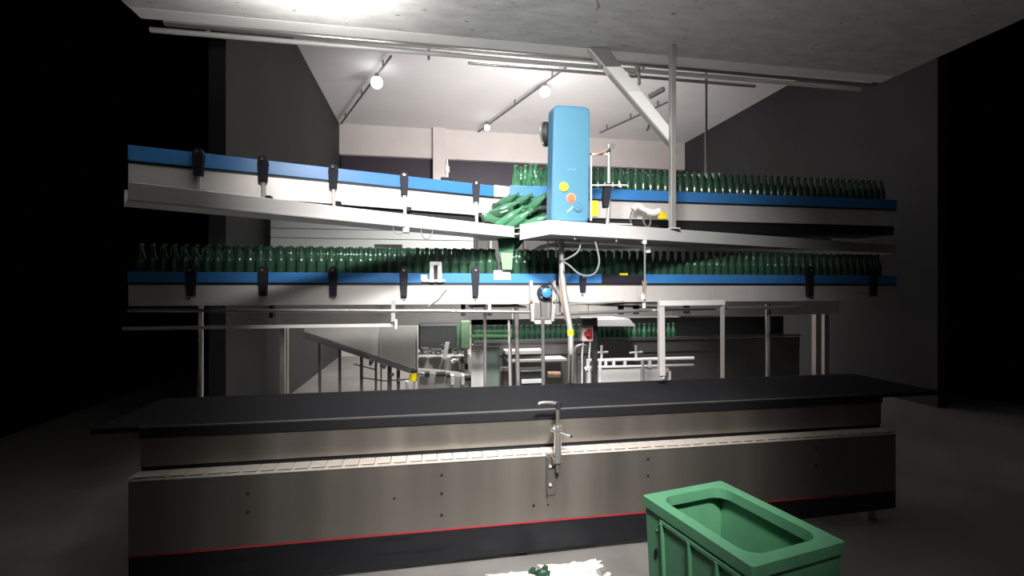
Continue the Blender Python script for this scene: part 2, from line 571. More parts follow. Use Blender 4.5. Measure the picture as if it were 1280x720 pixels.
# ================================================================== CRATES
def crate_mesh(L_, W_, H_):
    bm = bmesh.new()
    t = 0.012

    def bx(x0, x1, y0, y1, z0, z1):
        hexa(bm, [(x0, y0, z0), (x1, y0, z0), (x1, y1, z0), (x0, y1, z0), (x0, y0, z1), (x1, y0, z1), (x1, y1, z1), (x0, y1, z1)])
    H_ -= 0.006
    bx(0, L_, 0, t, 0.0, H_)
    bx(0, L_, W_ - t, W_, 0.0, H_)
    bx(0, t, t, W_ - t, 0.0, H_)
    bx(L_ - t, L_, t, W_ - t, 0.0, H_)
    bx(t, L_ - t, t, W_ - t, 0, t)
    return bm


def crate(loc, rz, label):
    Lc, Wc, Hc = 0.40, 0.30, 0.286
    c = thing('bottle_crate', loc, label, 'crate', 'green crates stacked in the corner')
    c.rotation_euler = (0, 0, rz)

    def add(name, bm, m=M['crate']):
        for v in bm.verts:   # walls draft inward towards the base
            k = 1 - v.co.z / Hc
            v.co.x += (Lc / 2 - v.co.x) / (Lc / 2) * 0.010 * k
            v.co.y += (Wc / 2 - v.co.y) / (Wc / 2) * 0.010 * k
        me = from_bm(name, bm)
        me.materials.append(m)
        o = bpy.data.objects.new(name, me)
        o.parent = c
        COL.objects.link(o)
        return o

    def bb(bm, x0, x1, y0, y1, z0, z1):
        hexa(bm, [(x0, y0, z0), (x1, y0, z0), (x1, y1, z0), (x0, y1, z0), (x0, y0, z1), (x1, y0, z1), (x1, y1, z1), (x0, y1, z1)])
    add('shell', crate_mesh(Lc, Wc, Hc))
    # thick rim with rounded opening at the corners
    bm = bmesh.new()
    o_, i_ = 0.006, 0.030
    outer, inner = [], []
    for cx, cy, a0 in ((Lc, Wc, 0), (0, Wc, 90), (0, 0, 180), (Lc, 0, 270)):
        sx, sy = (1 if cx else -1), (1 if cy else -1)
        for k in range(5):
            a = R(a0 + k * 22.5)
            outer.append((cx + sx * (o_ - 0.008) + 0.008 * math.cos(a), cy + sy * (o_ - 0.008) + 0.008 * math.sin(a)))
            inner.append((cx - sx * (i_ + 0.045) + 0.045 * math.cos(a), cy - sy * (i_ + 0.045) + 0.045 * math.sin(a)))
    z0, z1 = Hc - 0.03, Hc
    vo0 = [bm.verts.new((x, y, z0)) for x, y in outer]
    vo1 = [bm.verts.new((x, y, z1)) for x, y in outer]
    vi0 = [bm.verts.new((x, y, z0)) for x, y in inner]
    vi1 = [bm.verts.new((x, y, z1)) for x, y in inner]
    N = len(outer)
    for k in range(N):
        j = (k + 1) % N
        bm.faces.new((vo0[k], vo0[j], vo1[j], vo1[k]))
        bm.faces.new((vi0[j], vi0[k], vi1[k], vi1[j]))
        bm.faces.new((vo1[k], vo1[j], vi1[j], vi1[k]))
        bm.faces.new((vo0[j], vo0[k], vi0[k], vi0[j]))
    add('rim', bm)
    # ribs
    for x0 in (0.085, 0.20, 0.30, 0.39):
        bm = bmesh.new()
        bb(bm, x0 - 0.012, x0, -0.009, 0.002, 0.01, Hc - 0.045)
        bev(bm, 0.003)
        add('rib', bm)
    for y0 in (0.075, 0.15, 0.225):
        bm = bmesh.new()
        bb(bm, -0.009, 0.002, y0 - 0.006, y0 + 0.006, 0.01, Hc - 0.03)
        bev(bm, 0.003)
        add('rib', bm)
    bm = bmesh.new()
    bb(bm, -0.004, Lc + 0.004, -0.005, Wc + 0.005, 0.0, 0.012)
    add('base_band', bm)
    bm = bmesh.new()
    bb(bm, 0.075, Lc - 0.002, -0.007, 0.001, Hc - 0.05, Hc - 0.04)
    add('ledge', bm)
    # drain slot
    bm = bmesh.new()
    bmesh.ops.create_cone(bm, cap_ends=True, segments=14, radius1=0.012, radius2=0.012, depth=0.003,
                          matrix=Matrix.Translation((0.042, -0.0008, 0.13)) @ Matrix.Rotation(R(14), 4, 'Y') @ Matrix.Diagonal((0.62, 1, 1.5, 1)) @ Matrix.Rotation(R(90), 4, 'X'))
    add('slot', bm, M['hole'])
    bm = bmesh.new()
    bmesh.ops.create_uvsphere(bm, u_segments=10, v_segments=6, radius=0.004, matrix=Matrix.Translation((0.055, -0.001, 0.205)))
    add('stud', bm)
    return c


crp = C(806.5, 700, 1.48)
for i in range(3):
    crate((crp.x, crp.y, 0.287 * i), R(-10 - 69),
          ['green plastic crate at the bottom of the stack, standing on the floor',
           'green plastic crate in the middle of the stack beside the black skirt',
           'green plastic crate on top of the stack in front of the steel conveyor'][i])

# ================================================================== BOTTLES
PROF = [(0.024, 0.0), (0.0295, 0.004), (0.0305, 0.012), (0.0305, 0.128), (0.029, 0.142), (0.0225, 0.163), (0.0165, 0.182), (0.0140, 0.202),
        (0.0128, 0.218), (0.0155, 0.220), (0.0155, 0.231), (0.0135, 0.235), (0.009, 0.235), (0.009, 0.222)]


def bottle_bm(bm, mtx, seg=12, prof=PROF):
    rings = []
    for r, z in prof:
        rings.append([bm.verts.new(mtx @ Vector((r * math.cos(2 * math.pi * k / seg), r * math.sin(2 * math.pi * k / seg), z))) for k in range(seg)])
    for a, b in zip(rings, rings[1:]):
        for k in range(seg):
            bm.faces.new((a[k], a[(k + 1) % seg], b[(k + 1) % seg], b[k]))
    bm.faces.new(list(reversed(rings[0])))
    bm.faces.new(rings[-1])


def bottle_mesh(m):
    bm = bmesh.new()
    bottle_bm(bm, Matrix.Identity(4))
    me = from_bm('bottle', bm)
    me.materials.append(m)
    for p in me.polygons:
        p.use_smooth = True
    return me


BM, BML = bottle_mesh(M['glass']), bottle_mesh(M['glasslt'])


def bottle(loc, label, group, rot=None, me=BM):
    o = bpy.data.objects.new('bottle', me)
    o.location = loc
    o.rotation_euler = rot if rot is not None else (0, 0, random.uniform(0, 6))
    COL.objects.link(o)
    return tag(o, label, 'bottle', group)


def bottle_stuff(name, pts, label, seg=8):
    bm = bmesh.new()
    for p_ in pts:
        bottle_bm(bm, Matrix.Translation(p_), seg)
    o = link(name, from_bm(name, bm), M['glass'], None, True)
    tag(o, label, 'bottles')
    o['kind'] = 'stuff'
    return o


ORD = ['first', 'second', 'third', 'fourth', 'fifth', 'sixth', 'seventh', 'eighth', 'ninth', 'tenth', 'eleventh', 'twelfth', 'thirteenth', 'fourteenth', 'fifteenth']


def px_of(p_):
    return 640 + F * (CY * p_[0] - SY * p_[1]) / (SY * p_[0] + CY * p_[1])


def name_row(objs, marks, tail):
    """label each bottle of a visible row by counting from the nearest landmark on its left or right"""
    objs = sorted(objs, key=lambda o: px_of(o.location))
    best = {}
    for mx_, nm in marks:
        L_ = [o for o in objs if px_of(o.location) < mx_][::-1]
        R_ = [o for o in objs if px_of(o.location) >= mx_]
        for seq, sd in ((L_, 'left'), (R_, 'right')):
            for k, o in enumerate(seq[:15]):
                if o not in best or k < best[o][0]:
                    best[o] = (k, 'green bottle, %s %s of the %s, %s' % (ORD[k], sd, nm, tail))
    for o, (k, lab) in best.items():
        o['label'] = lab


def in_strip(p_, pad=6):
    xc = CY * p_[0] - SY * p_[1]
    d = SY * p_[0] + CY * p_[1]
    return 442 - pad < 640 + F * xc / d < 838 + pad


# ================================================================== MIDDLE CONVEYOR (eye level)
MY = 3.35
mx0, mx1 = XL(MY), XR(MY)
Mc = thing('bottle_conveyor', (0.6, MY + 0.2, 0), 'eye-level conveyor with blue guide rail and pale side panel, full of bottles', 'conveyor')
MBZ = 1.545
box('side_panel', mx0, P(661, 0, MY).x, MY, MY + 0.006, 1.387, 1.520, M['pale'], Mc, b=0.002)
box('side_panel', P(661.5, 0, MY).x, mx1, MY, MY + 0.006, 1.395, 1.523, M['pale'], Mc, b=0.002)
box('rear_panel', mx0, mx1, MY + 0.42, MY + 0.426, 1.387, 1.52, M['greysteel'], Mc)
box('rail_foot', mx0, mx1, MY - 0.004, MY + 0.02, 1.520, 1.534, M['black'], Mc)
box('belt', mx0, mx1, MY + 0.006, MY + 0.42, 1.52, MBZ, M['darkgrey'], Mc)
box('guide_rail', mx0, P(752, 0, MY).x, MY - 0.008, MY + 0.008, 1.534, 1.602, M['blue'], Mc, b=0.003)
box('guide_rail', P(752, 0, MY).x, P(806, 0, MY).x, MY - 0.006, MY + 0.008, 1.534, 1.600, M['bracket'], Mc, b=0.003)
box('guide_rail', P(806, 0, MY).x, mx1, MY - 0.008, MY + 0.008, 1.534, 1.602, M['blue'], Mc, b=0.003)
box('rear_guide', mx0, mx1, MY + 0.40, MY + 0.415, 1.55, 1.61, M['blue'], Mc)


def rail_bracket(parent, pa, ztop, zbot, wpx, dep, m=M['bracket']):
    """dark clamp that hooks over a guide rail: rounded head, tapering leg, bolt"""
    x, y = pa.x, pa.y
    wd = wpx
    bm = bmesh.new()
    h = ztop - zbot
    prof = [(-wd * 0.36, zbot), (wd * 0.36, zbot), (wd * 0.42, zbot + 0.4 * h), (wd * 0.5, zbot + 0.75 * h), (wd * 0.42, zbot + 0.93 * h),
            (wd * 0.2, ztop), (-wd * 0.2, ztop), (-wd * 0.42, zbot + 0.93 * h), (-wd * 0.5, zbot + 0.75 * h), (-wd * 0.42, zbot + 0.4 * h)]
    f = [bm.verts.new((x + a, y - dep, z)) for a, z in prof]
    g = [bm.verts.new((x + a, y + 0.002, z)) for a, z in prof]
    bm.faces.new(f)
    bm.faces.new(list(reversed(g)))
    for i in range(len(f)):
        j = (i + 1) % len(f)
        bm.faces.new((f[i], g[i], g[j], f[j]))
    o = link('rail_bracket', from_bm('rail_bracket', bm), m, parent)
    tube('bracket_bolt', [(x, y - dep + 0.001, ztop - 0.14 * h), (x, y - dep - 0.012, ztop - 0.14 * h)], 0.008, M['chrome'], o, 8)
    return o


for px in (240, 330, 417, 505, 594, 1010, 1090):
    rail_bracket(Mc, P(px, 352, MY - 0.008), P(px, 333, MY).z, P(px, 370, MY).z, 0.055, 0.03)
    tube('bolt', [P(px, 374, MY + 0.002), P(px, 374, MY - 0.012)], 0.008, M['chrome'], Mc, 8)
rail_bracket(Mc, P(728, 352, MY - 0.008), P(728, 344, MY).z, P(728, 364, MY).z, 0.05, 0.02)
tube('bolt', [P(728, 368, MY + 0.002), P(728, 368, MY - 0.012)], 0.009, M['chrome'], Mc, 8)
# white joint sleeve, yellow labels, bolts in the joint plate
box('joint_sleeve', P(617, 0, MY).x, P(638, 0, MY).x, MY - 0.013, MY + 0.012, P(625, 350, MY).z, P(625, 338, MY).z, M['whiteplastic'], Mc, b=0.003)
box('yellow_sticker', P(753, 0, MY).x, P(761, 0, MY).x, MY - 0.003, MY + 0.001, P(757, 357, MY).z, P(757, 353.5, MY).z, M['yellow'], Mc)
box('yellow_sticker', P(774, 0, MY).x, P(784, 0, MY).x, MY - 0.010, MY - 0.005, P(779, 344, MY).z, P(779, 341.5, MY).z, M['yellow'], Mc)
for i in range(2):
    for j in range(4):
        q = P(633.5 + i * 5.5, 360 + j * 5, MY)
        tube('joint_bolt', [q + Vector((0, 0.002, 0)), q + Vector((0, -0.008, 0))], 0.0065, M['greysteel'], Mc, 8)
q = P(563, 366, MY)
tube('stud', [q, q + Vector((0, -0.006, 0))], 0.01, M['greysteel'], Mc, 10)
tube('panel_rod', [P(558, 361, MY - 0.015), P(548, 374, MY - 0.015), P(535, 383, MY - 0.012)], 0.004, M['greysteel'], Mc, 6)
box('foot_clip', P(490, 0, MY).x, P(505, 0, MY).x, MY - 0.03, MY - 0.002, P(497, 385, MY).z, P(497, 381, MY).z, M['rubber'], Mc, b=0.003)
# under structure
for px in (579, 612, 776, 795, 858, 340):
    box('under_strut', P(px - 2.5, 0, MY + 0.1).x, P(px + 2.5, 0, MY + 0.1).x, MY + 0.08, MY + 0.12, 1.30, 1.40, M['bracket'], Mc)
box('drip_pan', P(592, 0, MY).x, P(660, 0, MY).x, MY + 0.05, MY + 0.4, 1.352, 1.368, M['darkgrey'], Mc)
box('drip_pan', P(738, 0, MY).x, P(838, 0, MY).x, MY + 0.02, MY + 0.4, 1.372, 1.39, M['darkgrey'], Mc)
for px, py0 in ((606, 396), (645, 412)):
    q0 = P(px, py0, MY + 0.1)
    tube('support_post', [P(px, 380, MY + 0.12), Vector((P(px + (6 if px == 645 else 1), 0, MY + 0.12).x, MY + 0.12, 0))], 0.012 if px == 606 else 0.016, M['chrome'], Mc, 10)
for px in (250, 960):
    tube('support_post', [P(px, 380, MY + 0.2), Vector((P(px, 0, MY + 0.2).x, MY + 0.2, 0))], 0.02, M['chrome'], Mc, 10)
tube('support_post', [P(636, 400, MY + 0.22), Vector((P(640, 0, MY + 0.22).x, MY + 0.22, 0))], 0.010, M['greysteel'], Mc, 8)

# horizontal grab pipes in front
gp = thing('guard_pipe', P(540, 388, 3.2), 'long thin steel pipe under the pale panel on the left', 'pipe')
tube('pipe_run', [P(160, 388, 3.2), P(540, 388.5, 3.2), P(662, 390, 3.2)], 0.0115, M['chrome'], gp, 10)
box('pipe_bracket', P(489, 0, 3.2).x, P(494, 0, 3.2).x, 3.2, 3.24, P(491, 402, 3.2).z, 1.42, M['greysteel'], gp)
box('pipe_bracket', P(610, 0, 3.2).x, P(614, 0, 3.2).x, 3.2, 3.38, P(491, 390, 3.2).z, 1.39, M['greysteel'], gp)
tube('plug', [P(495, 399, 3.2), P(495, 411, 3.2)], 0.009, M['whiteplastic'], gp, 10)
box('lower_bar', P(160, 0, 3.3).x, P(492, 0, 3.3).x, 3.24, 3.25, P(470, 408.5, 3.25).z, P(470, 404.5, 3.25).z, M['pale'], gp)
gp = thing('guard_pipe', P(760, 390, 3.2), 'steel pipe under the right half ending at the square post', 'pipe')
tube('pipe_run', [P(694, 393, 3.2), P(760, 390, 3.2), P(836, 387, 3.2), P(1000, 384, 3.2)], 0.0125, M['chrome'], gp, 10)
tube('pipe_run', [P(700, 381, 3.3), P(780, 377, 3.35)], 0.008, M['greysteel'], gp, 8)
tube('pipe_run', [P(696, 378, 3.45), P(840, 386, 3.5)], 0.008, M['tray'], gp, 8)

# sensor on the rail
S = thing('rail_sensor', P(545, 353, MY - 0.03), 'white U-shaped sensor clipped over the blue rail', 'sensor')
for a in (539.5, 549.5):
    box('sensor_arm', P(a - 2.6, 0, MY).x, P(a + 2.6, 0, MY).x, MY - 0.04, MY - 0.012, P(545, 353, MY).z, P(545, 329, MY).z, M['whiteplastic'], S, b=0.004)
box('sensor_bridge', P(537, 0, MY).x, P(552, 0, MY).x, MY - 0.035, MY - 0.012, P(545, 332, MY).z, P(545, 327.5, MY).z, M['whiteplastic'], S, b=0.004)
box('sensor_mount', P(541, 0, MY).x, P(548, 0, MY).x, MY - 0.022, MY - 0.008, P(545, 350, MY).z, P(545, 333, MY).z, M['rubber'], S)
box('label_tag', P(526, 0, MY).x, P(534, 0, MY).x, MY - 0.014, MY - 0.008, P(530, 350, MY).z, P(530, 343, MY).z, M['whiteplastic'], S, b=0.002)
box('sensor_foot', P(527, 0, MY).x, P(556, 0, MY).x, MY - 0.026, MY - 0.012, P(530, 352.5, MY).z, P(530, 349.5, MY).z, M['whiteplastic'], S, b=0.002)

# motor flange with fork clamps
Mo = thing('drive_motor', P(680, 400, MY - 0.05), 'small blue drive motor held in a pale steel fork under the rail', 'motor')
q = P(680, 366, MY)
tube('flange', [q + Vector((0, -0.004, 0)), q + Vector((0, -0.05, 0))], 0.055, M['bracket'], Mo, 20)
tube('motor_cap', [q + Vector((0, -0.05, 0)), q + Vector((0, -0.085, 0)), q + Vector((0, -0.09, 0))], [0.036, 0.034, 0.024], M['blue'], Mo, 16)
for a in (45, 135, 225, 315):
    k = q + Vector((0.045 * math.cos(R(a)), 0, 0.045 * math.sin(R(a))))
    tube('flange_bolt', [k + Vector((0, -0.048, 0)), k + Vector((0, -0.062, 0))], 0.008, M['chrome'], Mo, 8)
for s, px in ((-1, 664), (1, 693)):
    poly_plate('fork_arm', [P(px - 2, 352, MY - 0.06), P(px + 2, 350, MY - 0.06), P(px + 3 - s, 378, MY - 0.06), P(px + 2 - s * 2, 402, MY - 0.06), P(px - 2 - s * 2, 402, MY - 0.06), P(px - 2 - s, 380, MY - 0.06)], 0.05, M['greysteel'], Mo, b=0.002)
    tube('fork_pin', [P(px, 376, MY - 0.06), P(px, 376, MY - 0.08)], 0.011, M['chrome'], Mo, 10)
poly_plate('saddle', [P(666, 400, MY - 0.05), P(692, 400, MY - 0.05), P(689, 405, MY - 0.05), P(669, 405, MY - 0.05)], 0.05, M['greysteel'], Mo)
poly_plate('gear_neck', [P(676, 374, MY - 0.03), P(685, 374, MY - 0.03), P(684, 397, MY - 0.03), P(677, 397, MY - 0.03)], 0.03, M['darkgrey'], Mo)
tube('post', [P(678.5, 398, MY - 0.07), Vector((P(680, 0, 3.56).x, 3.56, 0.0))], 0.0135, M['chrome'], Mo, 12)
tube('motor_cable', curve_pts([P(686, 352, MY - 0.08), P(693, 360, MY - 0.09), P(699, 374, MY - 0.09), P(700, 392, MY - 0.05)], 5), 0.004, M['rubber'], Mo, 6)

# bent tube
bt = thing('bent_support_tube', P(713, 480, 3.0), 'bent pale steel tube rising past the conveyor, yellow tape on it', 'tube')
pb = [P(701.5, 296, 3.12), P(702, 322, 3.12), P(703, 345, 3.1), P(706, 370, 3.08), P(710, 395, 3.05), P(713, 415, 3.04), P(713.5, 440, 3.03)]
base = P(714, 480, 3.4)
tube('tube_run', curve_pts(pb, 5) + [P(713, 481, 3.43), Vector((P(713, 0, 3.45).x, 3.45, 0))], 0.0195, M['greysteel'], bt, 14)
tube('tape', [P(713, 412, 3.04), P(713.3, 419, 3.04)], 0.0215, M['yellow'], bt, 14)
tube('clip', [P(702.3, 326, 3.115), P(702.4, 329, 3.112)], 0.0225, M['darkgrey'], bt, 14)
tube('conduit', [P(701, 330, 3.13), P(700, 352, 3.13), P(703.5, 378, 3.1), P(707.5, 400, 3.08)], 0.01, M['rust'], bt, 8)
# cables
for nm, lab, ctrl in (
        ('hanging_cable', 'grey cable drooping in a wide loop beside the bent tube',
         [(724, 300, 3.1), (725, 309, 3.08), (720, 317, 3.06), (708, 324, 3.07), (703, 326, 3.09), (712, 332, 3.05), (722, 341, 3.04), (733, 345, 3.03), (744, 341, 3.03), (749, 328, 3.05), (747, 313, 3.08), (744, 302, 3.1)]),):
    o = tube(nm, curve_pts([C(*c) for c in ctrl], 6), 0.006, M['cable'], None, 8)
    tag(o, lab, 'cable')

# bottles on the middle conveyor
side = []
front = []
bp = 0.0635
for row in range(4):
    y = MY + 0.05 + row * 0.058
    xa, xb = mx0 + 0.05, mx1 - 0.05
    k = int((xb - xa) / bp)
    for i in range(k):
        x = xa + (i + 0.5 * (row % 2)) * bp + random.uniform(-0.002, 0.002)
        if P(618, 0, y).x < x < P(628, 0, y).x:
            continue
        loc = Vector((x, y + random.uniform(-0.003, 0.003), MBZ))
        if in_strip(loc) and row < 2:
            o = bottle(loc, ['green glass bottle in the front row on the eye-level conveyor', 'green glass bottle in the second row on the eye-level conveyor', 'green glass bottle in the third row on the eye-level conveyor'][row],
                   ['front row bottles on the eye-level conveyor', 'second row bottles on the eye-level conveyor', 'third row bottles on the eye-level conveyor'][row])
            if row == 0:
                front.append(o)
        else:
            side.append(loc)
name_row(front, [(505, 'leftmost dark bracket'), (545, 'white sensor'), (594, 'bracket by the white sleeve'), (633, 'green chute'), (680, 'blue motor'), (703, 'bent tube'), (728, 'tapered bracket'), (806, 'thin knobbed rod')], 'eye-level front row')
bottle_stuff('bottle_rows', side, 'dense rear and further rows of green bottles on the eye-level conveyor')

# pale plastic strip above the right bottles
st = thing('strip_cover', C(740, 310, 3.3), 'pale greenish plastic strip hanging above the bottles under the right tray', 'strip')
poly_plate('cover', [C(667, 312, 3.25), C(676, 306, 3.25), C(692, 303, 3.25), C(740, 305, 3.3), C(800, 309, 3.35), C(806, 313, 3.35), C(740, 311.5, 3.3), C(690, 309, 3.25), C(676, 312, 3.25)], 0.02, mat('pale_strip', (0.66, 0.72, 0.64), 0.4), st)
box('cover_end', C(806, 0, 3.35).x, C(814, 0, 3.35).x, C(806, 0, 3.35).y, C(806, 0, 3.35).y + 0.03, C(810, 316, 3.35).z, C(810, 308, 3.35).z, M['whiteplastic'], st, b=0.003)
for px in (685, 695):
    tube('hanger', [C(px, 298, 3.25), C(px, 305, 3.25), C(px, 322, 3.25)], 0.005, M['tray'], st, 8)
hp = thing('hanger_rod', C(806, 386, 3.15), 'thin upright rod with white knobs in front of the right rail', 'rod')
tube('rod', [C(806, 300, 3.2), C(806, 386, 3.15)], 0.0065, M['cable'], hp, 8)
tube('knob', [C(806, 300, 3.2), C(806, 305, 3.2)], 0.014, M['whiteplastic'], hp, 10)
tube('knob', [C(804, 368, 3.15), C(804, 374, 3.15)], 0.014, M['whiteplastic'], hp, 10)
tube('knob', [C(805, 379, 3.15), C(805, 385, 3.15)], 0.011, M['whiteplastic'], hp, 10)
poly_plate('rust_streak', [C(803, 351, 3.3), C(809, 351, 3.3), C(807, 366, 3.3), C(804, 366, 3.3)], 0.01, M['rust'], hp)

# ================================================================== UPPER CONVEYOR, LEFT ARM (runs obliquely)
UZ = 2.262
d_of = lambda px: online(442, 3.11, 640, 3.66, px)
ua, ub = C(160, 0, d_of(160)), C(617, 0, d_of(617))
ue = C(640, 0, d_of(640))
U = thing('upper_conveyor', Vector((ub.x, ub.y, 0)), 'overhead conveyor arm with blue rail at upper left, empty of bottles', 'conveyor')
udir = (ub - ua).normalized()
un = Vector((-udir.y, udir.x, 0))
plate('guide_rail', ua - un * 0.012, ub - un * 0.012, UZ - 0.082, UZ, 0.014, M['blue'], U, b=0.003)
plate('rail_foot', ua - un * 0.004, ub - un * 0.004, UZ - 0.094, UZ - 0.082, 0.02, M['black'], U)
plate('side_panel', ua, ub + udir * 0.06, UZ - 0.228, UZ - 0.094, 0.006, M['pale'], U, b=0.002)
plate('belt', ua + un * 0.01, ub + un * 0.01, UZ - 0.11, UZ - 0.085, 0.36, M['darkgrey'], U)
plate('rear_panel', ua + un * 0.37, ub + un * 0.37, UZ - 0.22, UZ - 0.02, 0.006, M['greysteel'], U)
plate('underside_shade', ua + un * 0.03, ub + un * 0.03, UZ - 0.275, UZ - 0.228, 0.3, M['rubber'], U)  # black block colours in the shaded gap under the panel
plate('end_cap', ub - un * 0.014, ue - un * 0.014, UZ - 0.078, UZ + 0.006, 0.09, M['whiteplastic'], U, b=0.004)
for px in (250, 330, 417, 505, 594):
    q = C(px, 0, d_of(px)) - un * 0.012
    zt_, zb_ = UZ + 0.018, UZ - 0.135
    rail_bracket(U, q, zt_, zb_, 0.055, 0.03)
    bar('foot_rod', Vector((q.x, q.y - 0.01, zb_ + 0.01)), Vector((q.x + 0.005, q.y - 0.01, UZ - 0.30)), 0.018, 0.018, M['pale'], U)
    box('foot_block', q.x + 0.015, q.x + 0.045, q.y - 0.03, q.y + 0.02, UZ - 0.245, UZ - 0.215, M['bracket'], U, b=0.003)
# round stamp ring pressed in the panel
q = C(542, 250, d_of(542)) - un * 0.001
ring = [q + udir * 0.022 * math.cos(R(k * 20)) + Vector((0, 0, 0.028 * math.sin(R(k * 20)))) for k in range(19)]
tube('stamp_ring', ring, 0.0015, M['greysteel'], U, 5)
# small valve standing behind the rail at the pilaster
V_ = thing('valve', C(558, 226, 3.75), 'small pale valve with dark foot sticking up behind the blue rail', 'valve')
tube('stem', [C(559, 226, 3.75), C(559, 205, 3.75)], [0.012, 0.009], M['tray'], V_, 10)
tube('valve_body', [C(559, 216, 3.75), C(559, 208, 3.75)], 0.020, M['pale'], V_, 12)
tube('cap', [C(559, 204, 3.75), C(559, 200, 3.75)], 0.011, M['chrome'], V_, 10)
box('foot', C(551, 0, 3.75).x, C(564, 0, 3.75).x, C(555, 0, 3.75).y - 0.02, C(555, 0, 3.75).y + 0.02, C(555, 236, 3.75).z, C(555, 222, 3.75).z, M['bracket'], V_, b=0.004)

# cable trays below
dt = lambda px: online(442, 2.54, 640, 3.3, px)
ta, tb = C(160, 0, dt(160)), C(643, 0, dt(643))
tz1, tz0 = 1.9235, 1.8525
CT = thing('cable_tray', Vector(((ta.x + tb.x) / 2, (ta.y + tb.y) / 2, tz0)), 'pale steel cable tray slanting across the left below the overhead conveyor', 'cable tray')
plate('tray_side', ta, tb, tz0, tz1, 0.004, M['tray'], CT, b=0.0015)
tdir = (tb - ta).normalized()
tn = Vector((-tdir.y, tdir.x, 0))
plate('tray_floor', ta + tn * 0.004, tb + tn * 0.004, tz0, tz0 + 0.004, 0.22, M['tray'], CT)
plate('tray_back', ta + tn * 0.22, tb + tn * 0.22, tz0, tz1, 0.004, M['tray'], CT)
plate('tray_lip', ta - tn * 0.012, tb - tn * 0.012, tz0 - 0.005, tz0, 0.02, M['greysteel'], CT)
for px in (300, 417, 505, 594):
    q = C(px, 0, dt(px)) + tn * 0.1
    q2 = C(px, 0, d_of(px))
box('gland', C(503, 0, dt(503)).x, C(512, 0, dt(512)).x, C(503, 0, dt(503)).y, C(503, 0, dt(503)).y + 0.04, C(505, 291, dt(505)).z, tz0, M['greysteel'], CT, b=0.004)
tube('cable_loop', curve_pts([C(526, 287, 2.75), C(529, 296, 2.74), (C(533, 299, 2.75)), C(538, 296, 2.78), C(541, 288, 2.82)], 5), 0.0028, M['cable'], CT, 6)
tube('cable_loop', curve_pts([C(491, 284, 2.6), C(494, 291, 2.6), C(500, 293, 2.62), C(505, 290, 2.66)], 5), 0.0024, M['cable'], CT, 6)

dr = lambda px: online(687, 2.9, 838, 3.33, px)
ra, rb = C(687, 0, 2.9), C(1120, 0, dr(1120) if dr(1120) > 0 else 4)
rz1, rz0 = 1.911, 1.825
rc = C(650, 0, 3.08)
RT = thing('cable_tray', Vector(((ra.x + rb.x) / 2, (ra.y + rb.y) / 2, rz0)), 'wide pale steel tray carrying the blue cabinet on the right', 'cable tray')
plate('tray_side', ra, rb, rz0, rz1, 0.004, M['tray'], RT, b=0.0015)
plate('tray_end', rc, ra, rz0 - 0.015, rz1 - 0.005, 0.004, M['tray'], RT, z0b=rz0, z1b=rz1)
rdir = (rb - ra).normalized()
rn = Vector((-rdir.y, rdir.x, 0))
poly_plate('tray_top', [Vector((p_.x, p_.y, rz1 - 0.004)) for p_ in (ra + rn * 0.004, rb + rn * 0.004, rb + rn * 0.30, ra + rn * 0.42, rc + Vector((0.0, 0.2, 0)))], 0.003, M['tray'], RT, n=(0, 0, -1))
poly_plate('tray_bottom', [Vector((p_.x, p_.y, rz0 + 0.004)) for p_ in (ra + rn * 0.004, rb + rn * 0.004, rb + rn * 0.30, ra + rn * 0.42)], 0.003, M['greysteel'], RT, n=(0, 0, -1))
for px in (722, 774, 806):
    q = C(px, 0, dr(px)) + rn * 0.03
    tube('tray_bolt', [Vector((q.x, q.y, rz0 + 0.003)), Vector((q.x, q.y, rz0 - 0.02))], 0.009, M['chrome'], RT, 8)

# collecting plate and pile of fallen bottles
pl = [C(598, 0, 3.3), C(690, 0, 3.3), C(690, 0, 3.75), C(598, 0, 3.75)]
cp = poly_plate('collecting_plate', [Vector((p_.x, p_.y, 1.875)) for p_ in pl], 0.006, M['tray'], None, n=(0, 0, -1))
tag(cp, 'steel plate under the heap of fallen bottles between the two trays', 'plate')
HEAP = [((621, 283, 3.34), (657, 257)), ((632, 286, 3.36), (665, 263)), ((612, 269, 3.42), (656, 249)), ((603, 274, 3.40), (641, 263)),
        ((605, 270, 3.36), (643, 279)), ((641, 272, 3.42), (677, 257)), ((650, 285, 3.36), (684, 272)), ((628, 264, 3.50), (664, 245)),
        ((645, 276, 3.46), (683, 283)), ((618, 279, 3.46), (655, 284)), ((655, 266, 3.52), (680, 248)), ((636, 279, 3.44), (660, 253)),
        ((608, 279, 3.50), (640, 286)), ((664, 281, 3.42), (689, 262)), ((640, 262, 3.60), (676, 268)), ((625, 275, 3.58), (655, 262))]
hr = random.Random(21)
for k in range(12):
    bx_, by_ = hr.uniform(606, 664), hr.uniform(258, 282)
    an = R(hr.uniform(-35, 50))
    HEAP.append(((bx_, by_, hr.uniform(3.5, 3.66)), (min(688, bx_ + 34 * math.cos(an)), max(250, by_ - 24 * math.sin(an)))))
for (bx_, by_, bd), (nx_, ny_) in HEAP:
    a = C(bx_, by_, bd)
    v = C(nx_, ny_, bd) - a
    rest = max(0.0, 0.235 ** 2 - v.length ** 2) ** 0.5
    fw = Vector((SY, CY, 0))
    v = v + fw * rest * random.choice((-0.6, 0.8))
    q = v.to_track_quat('Z', 'Y').to_euler()
    bottle(a, 'green bottle lying in the tumbled heap left of the blue cabinet', 'bottles tumbled in a heap by the blue cabinet', q, BML if random.random() < 0.55 else BM)

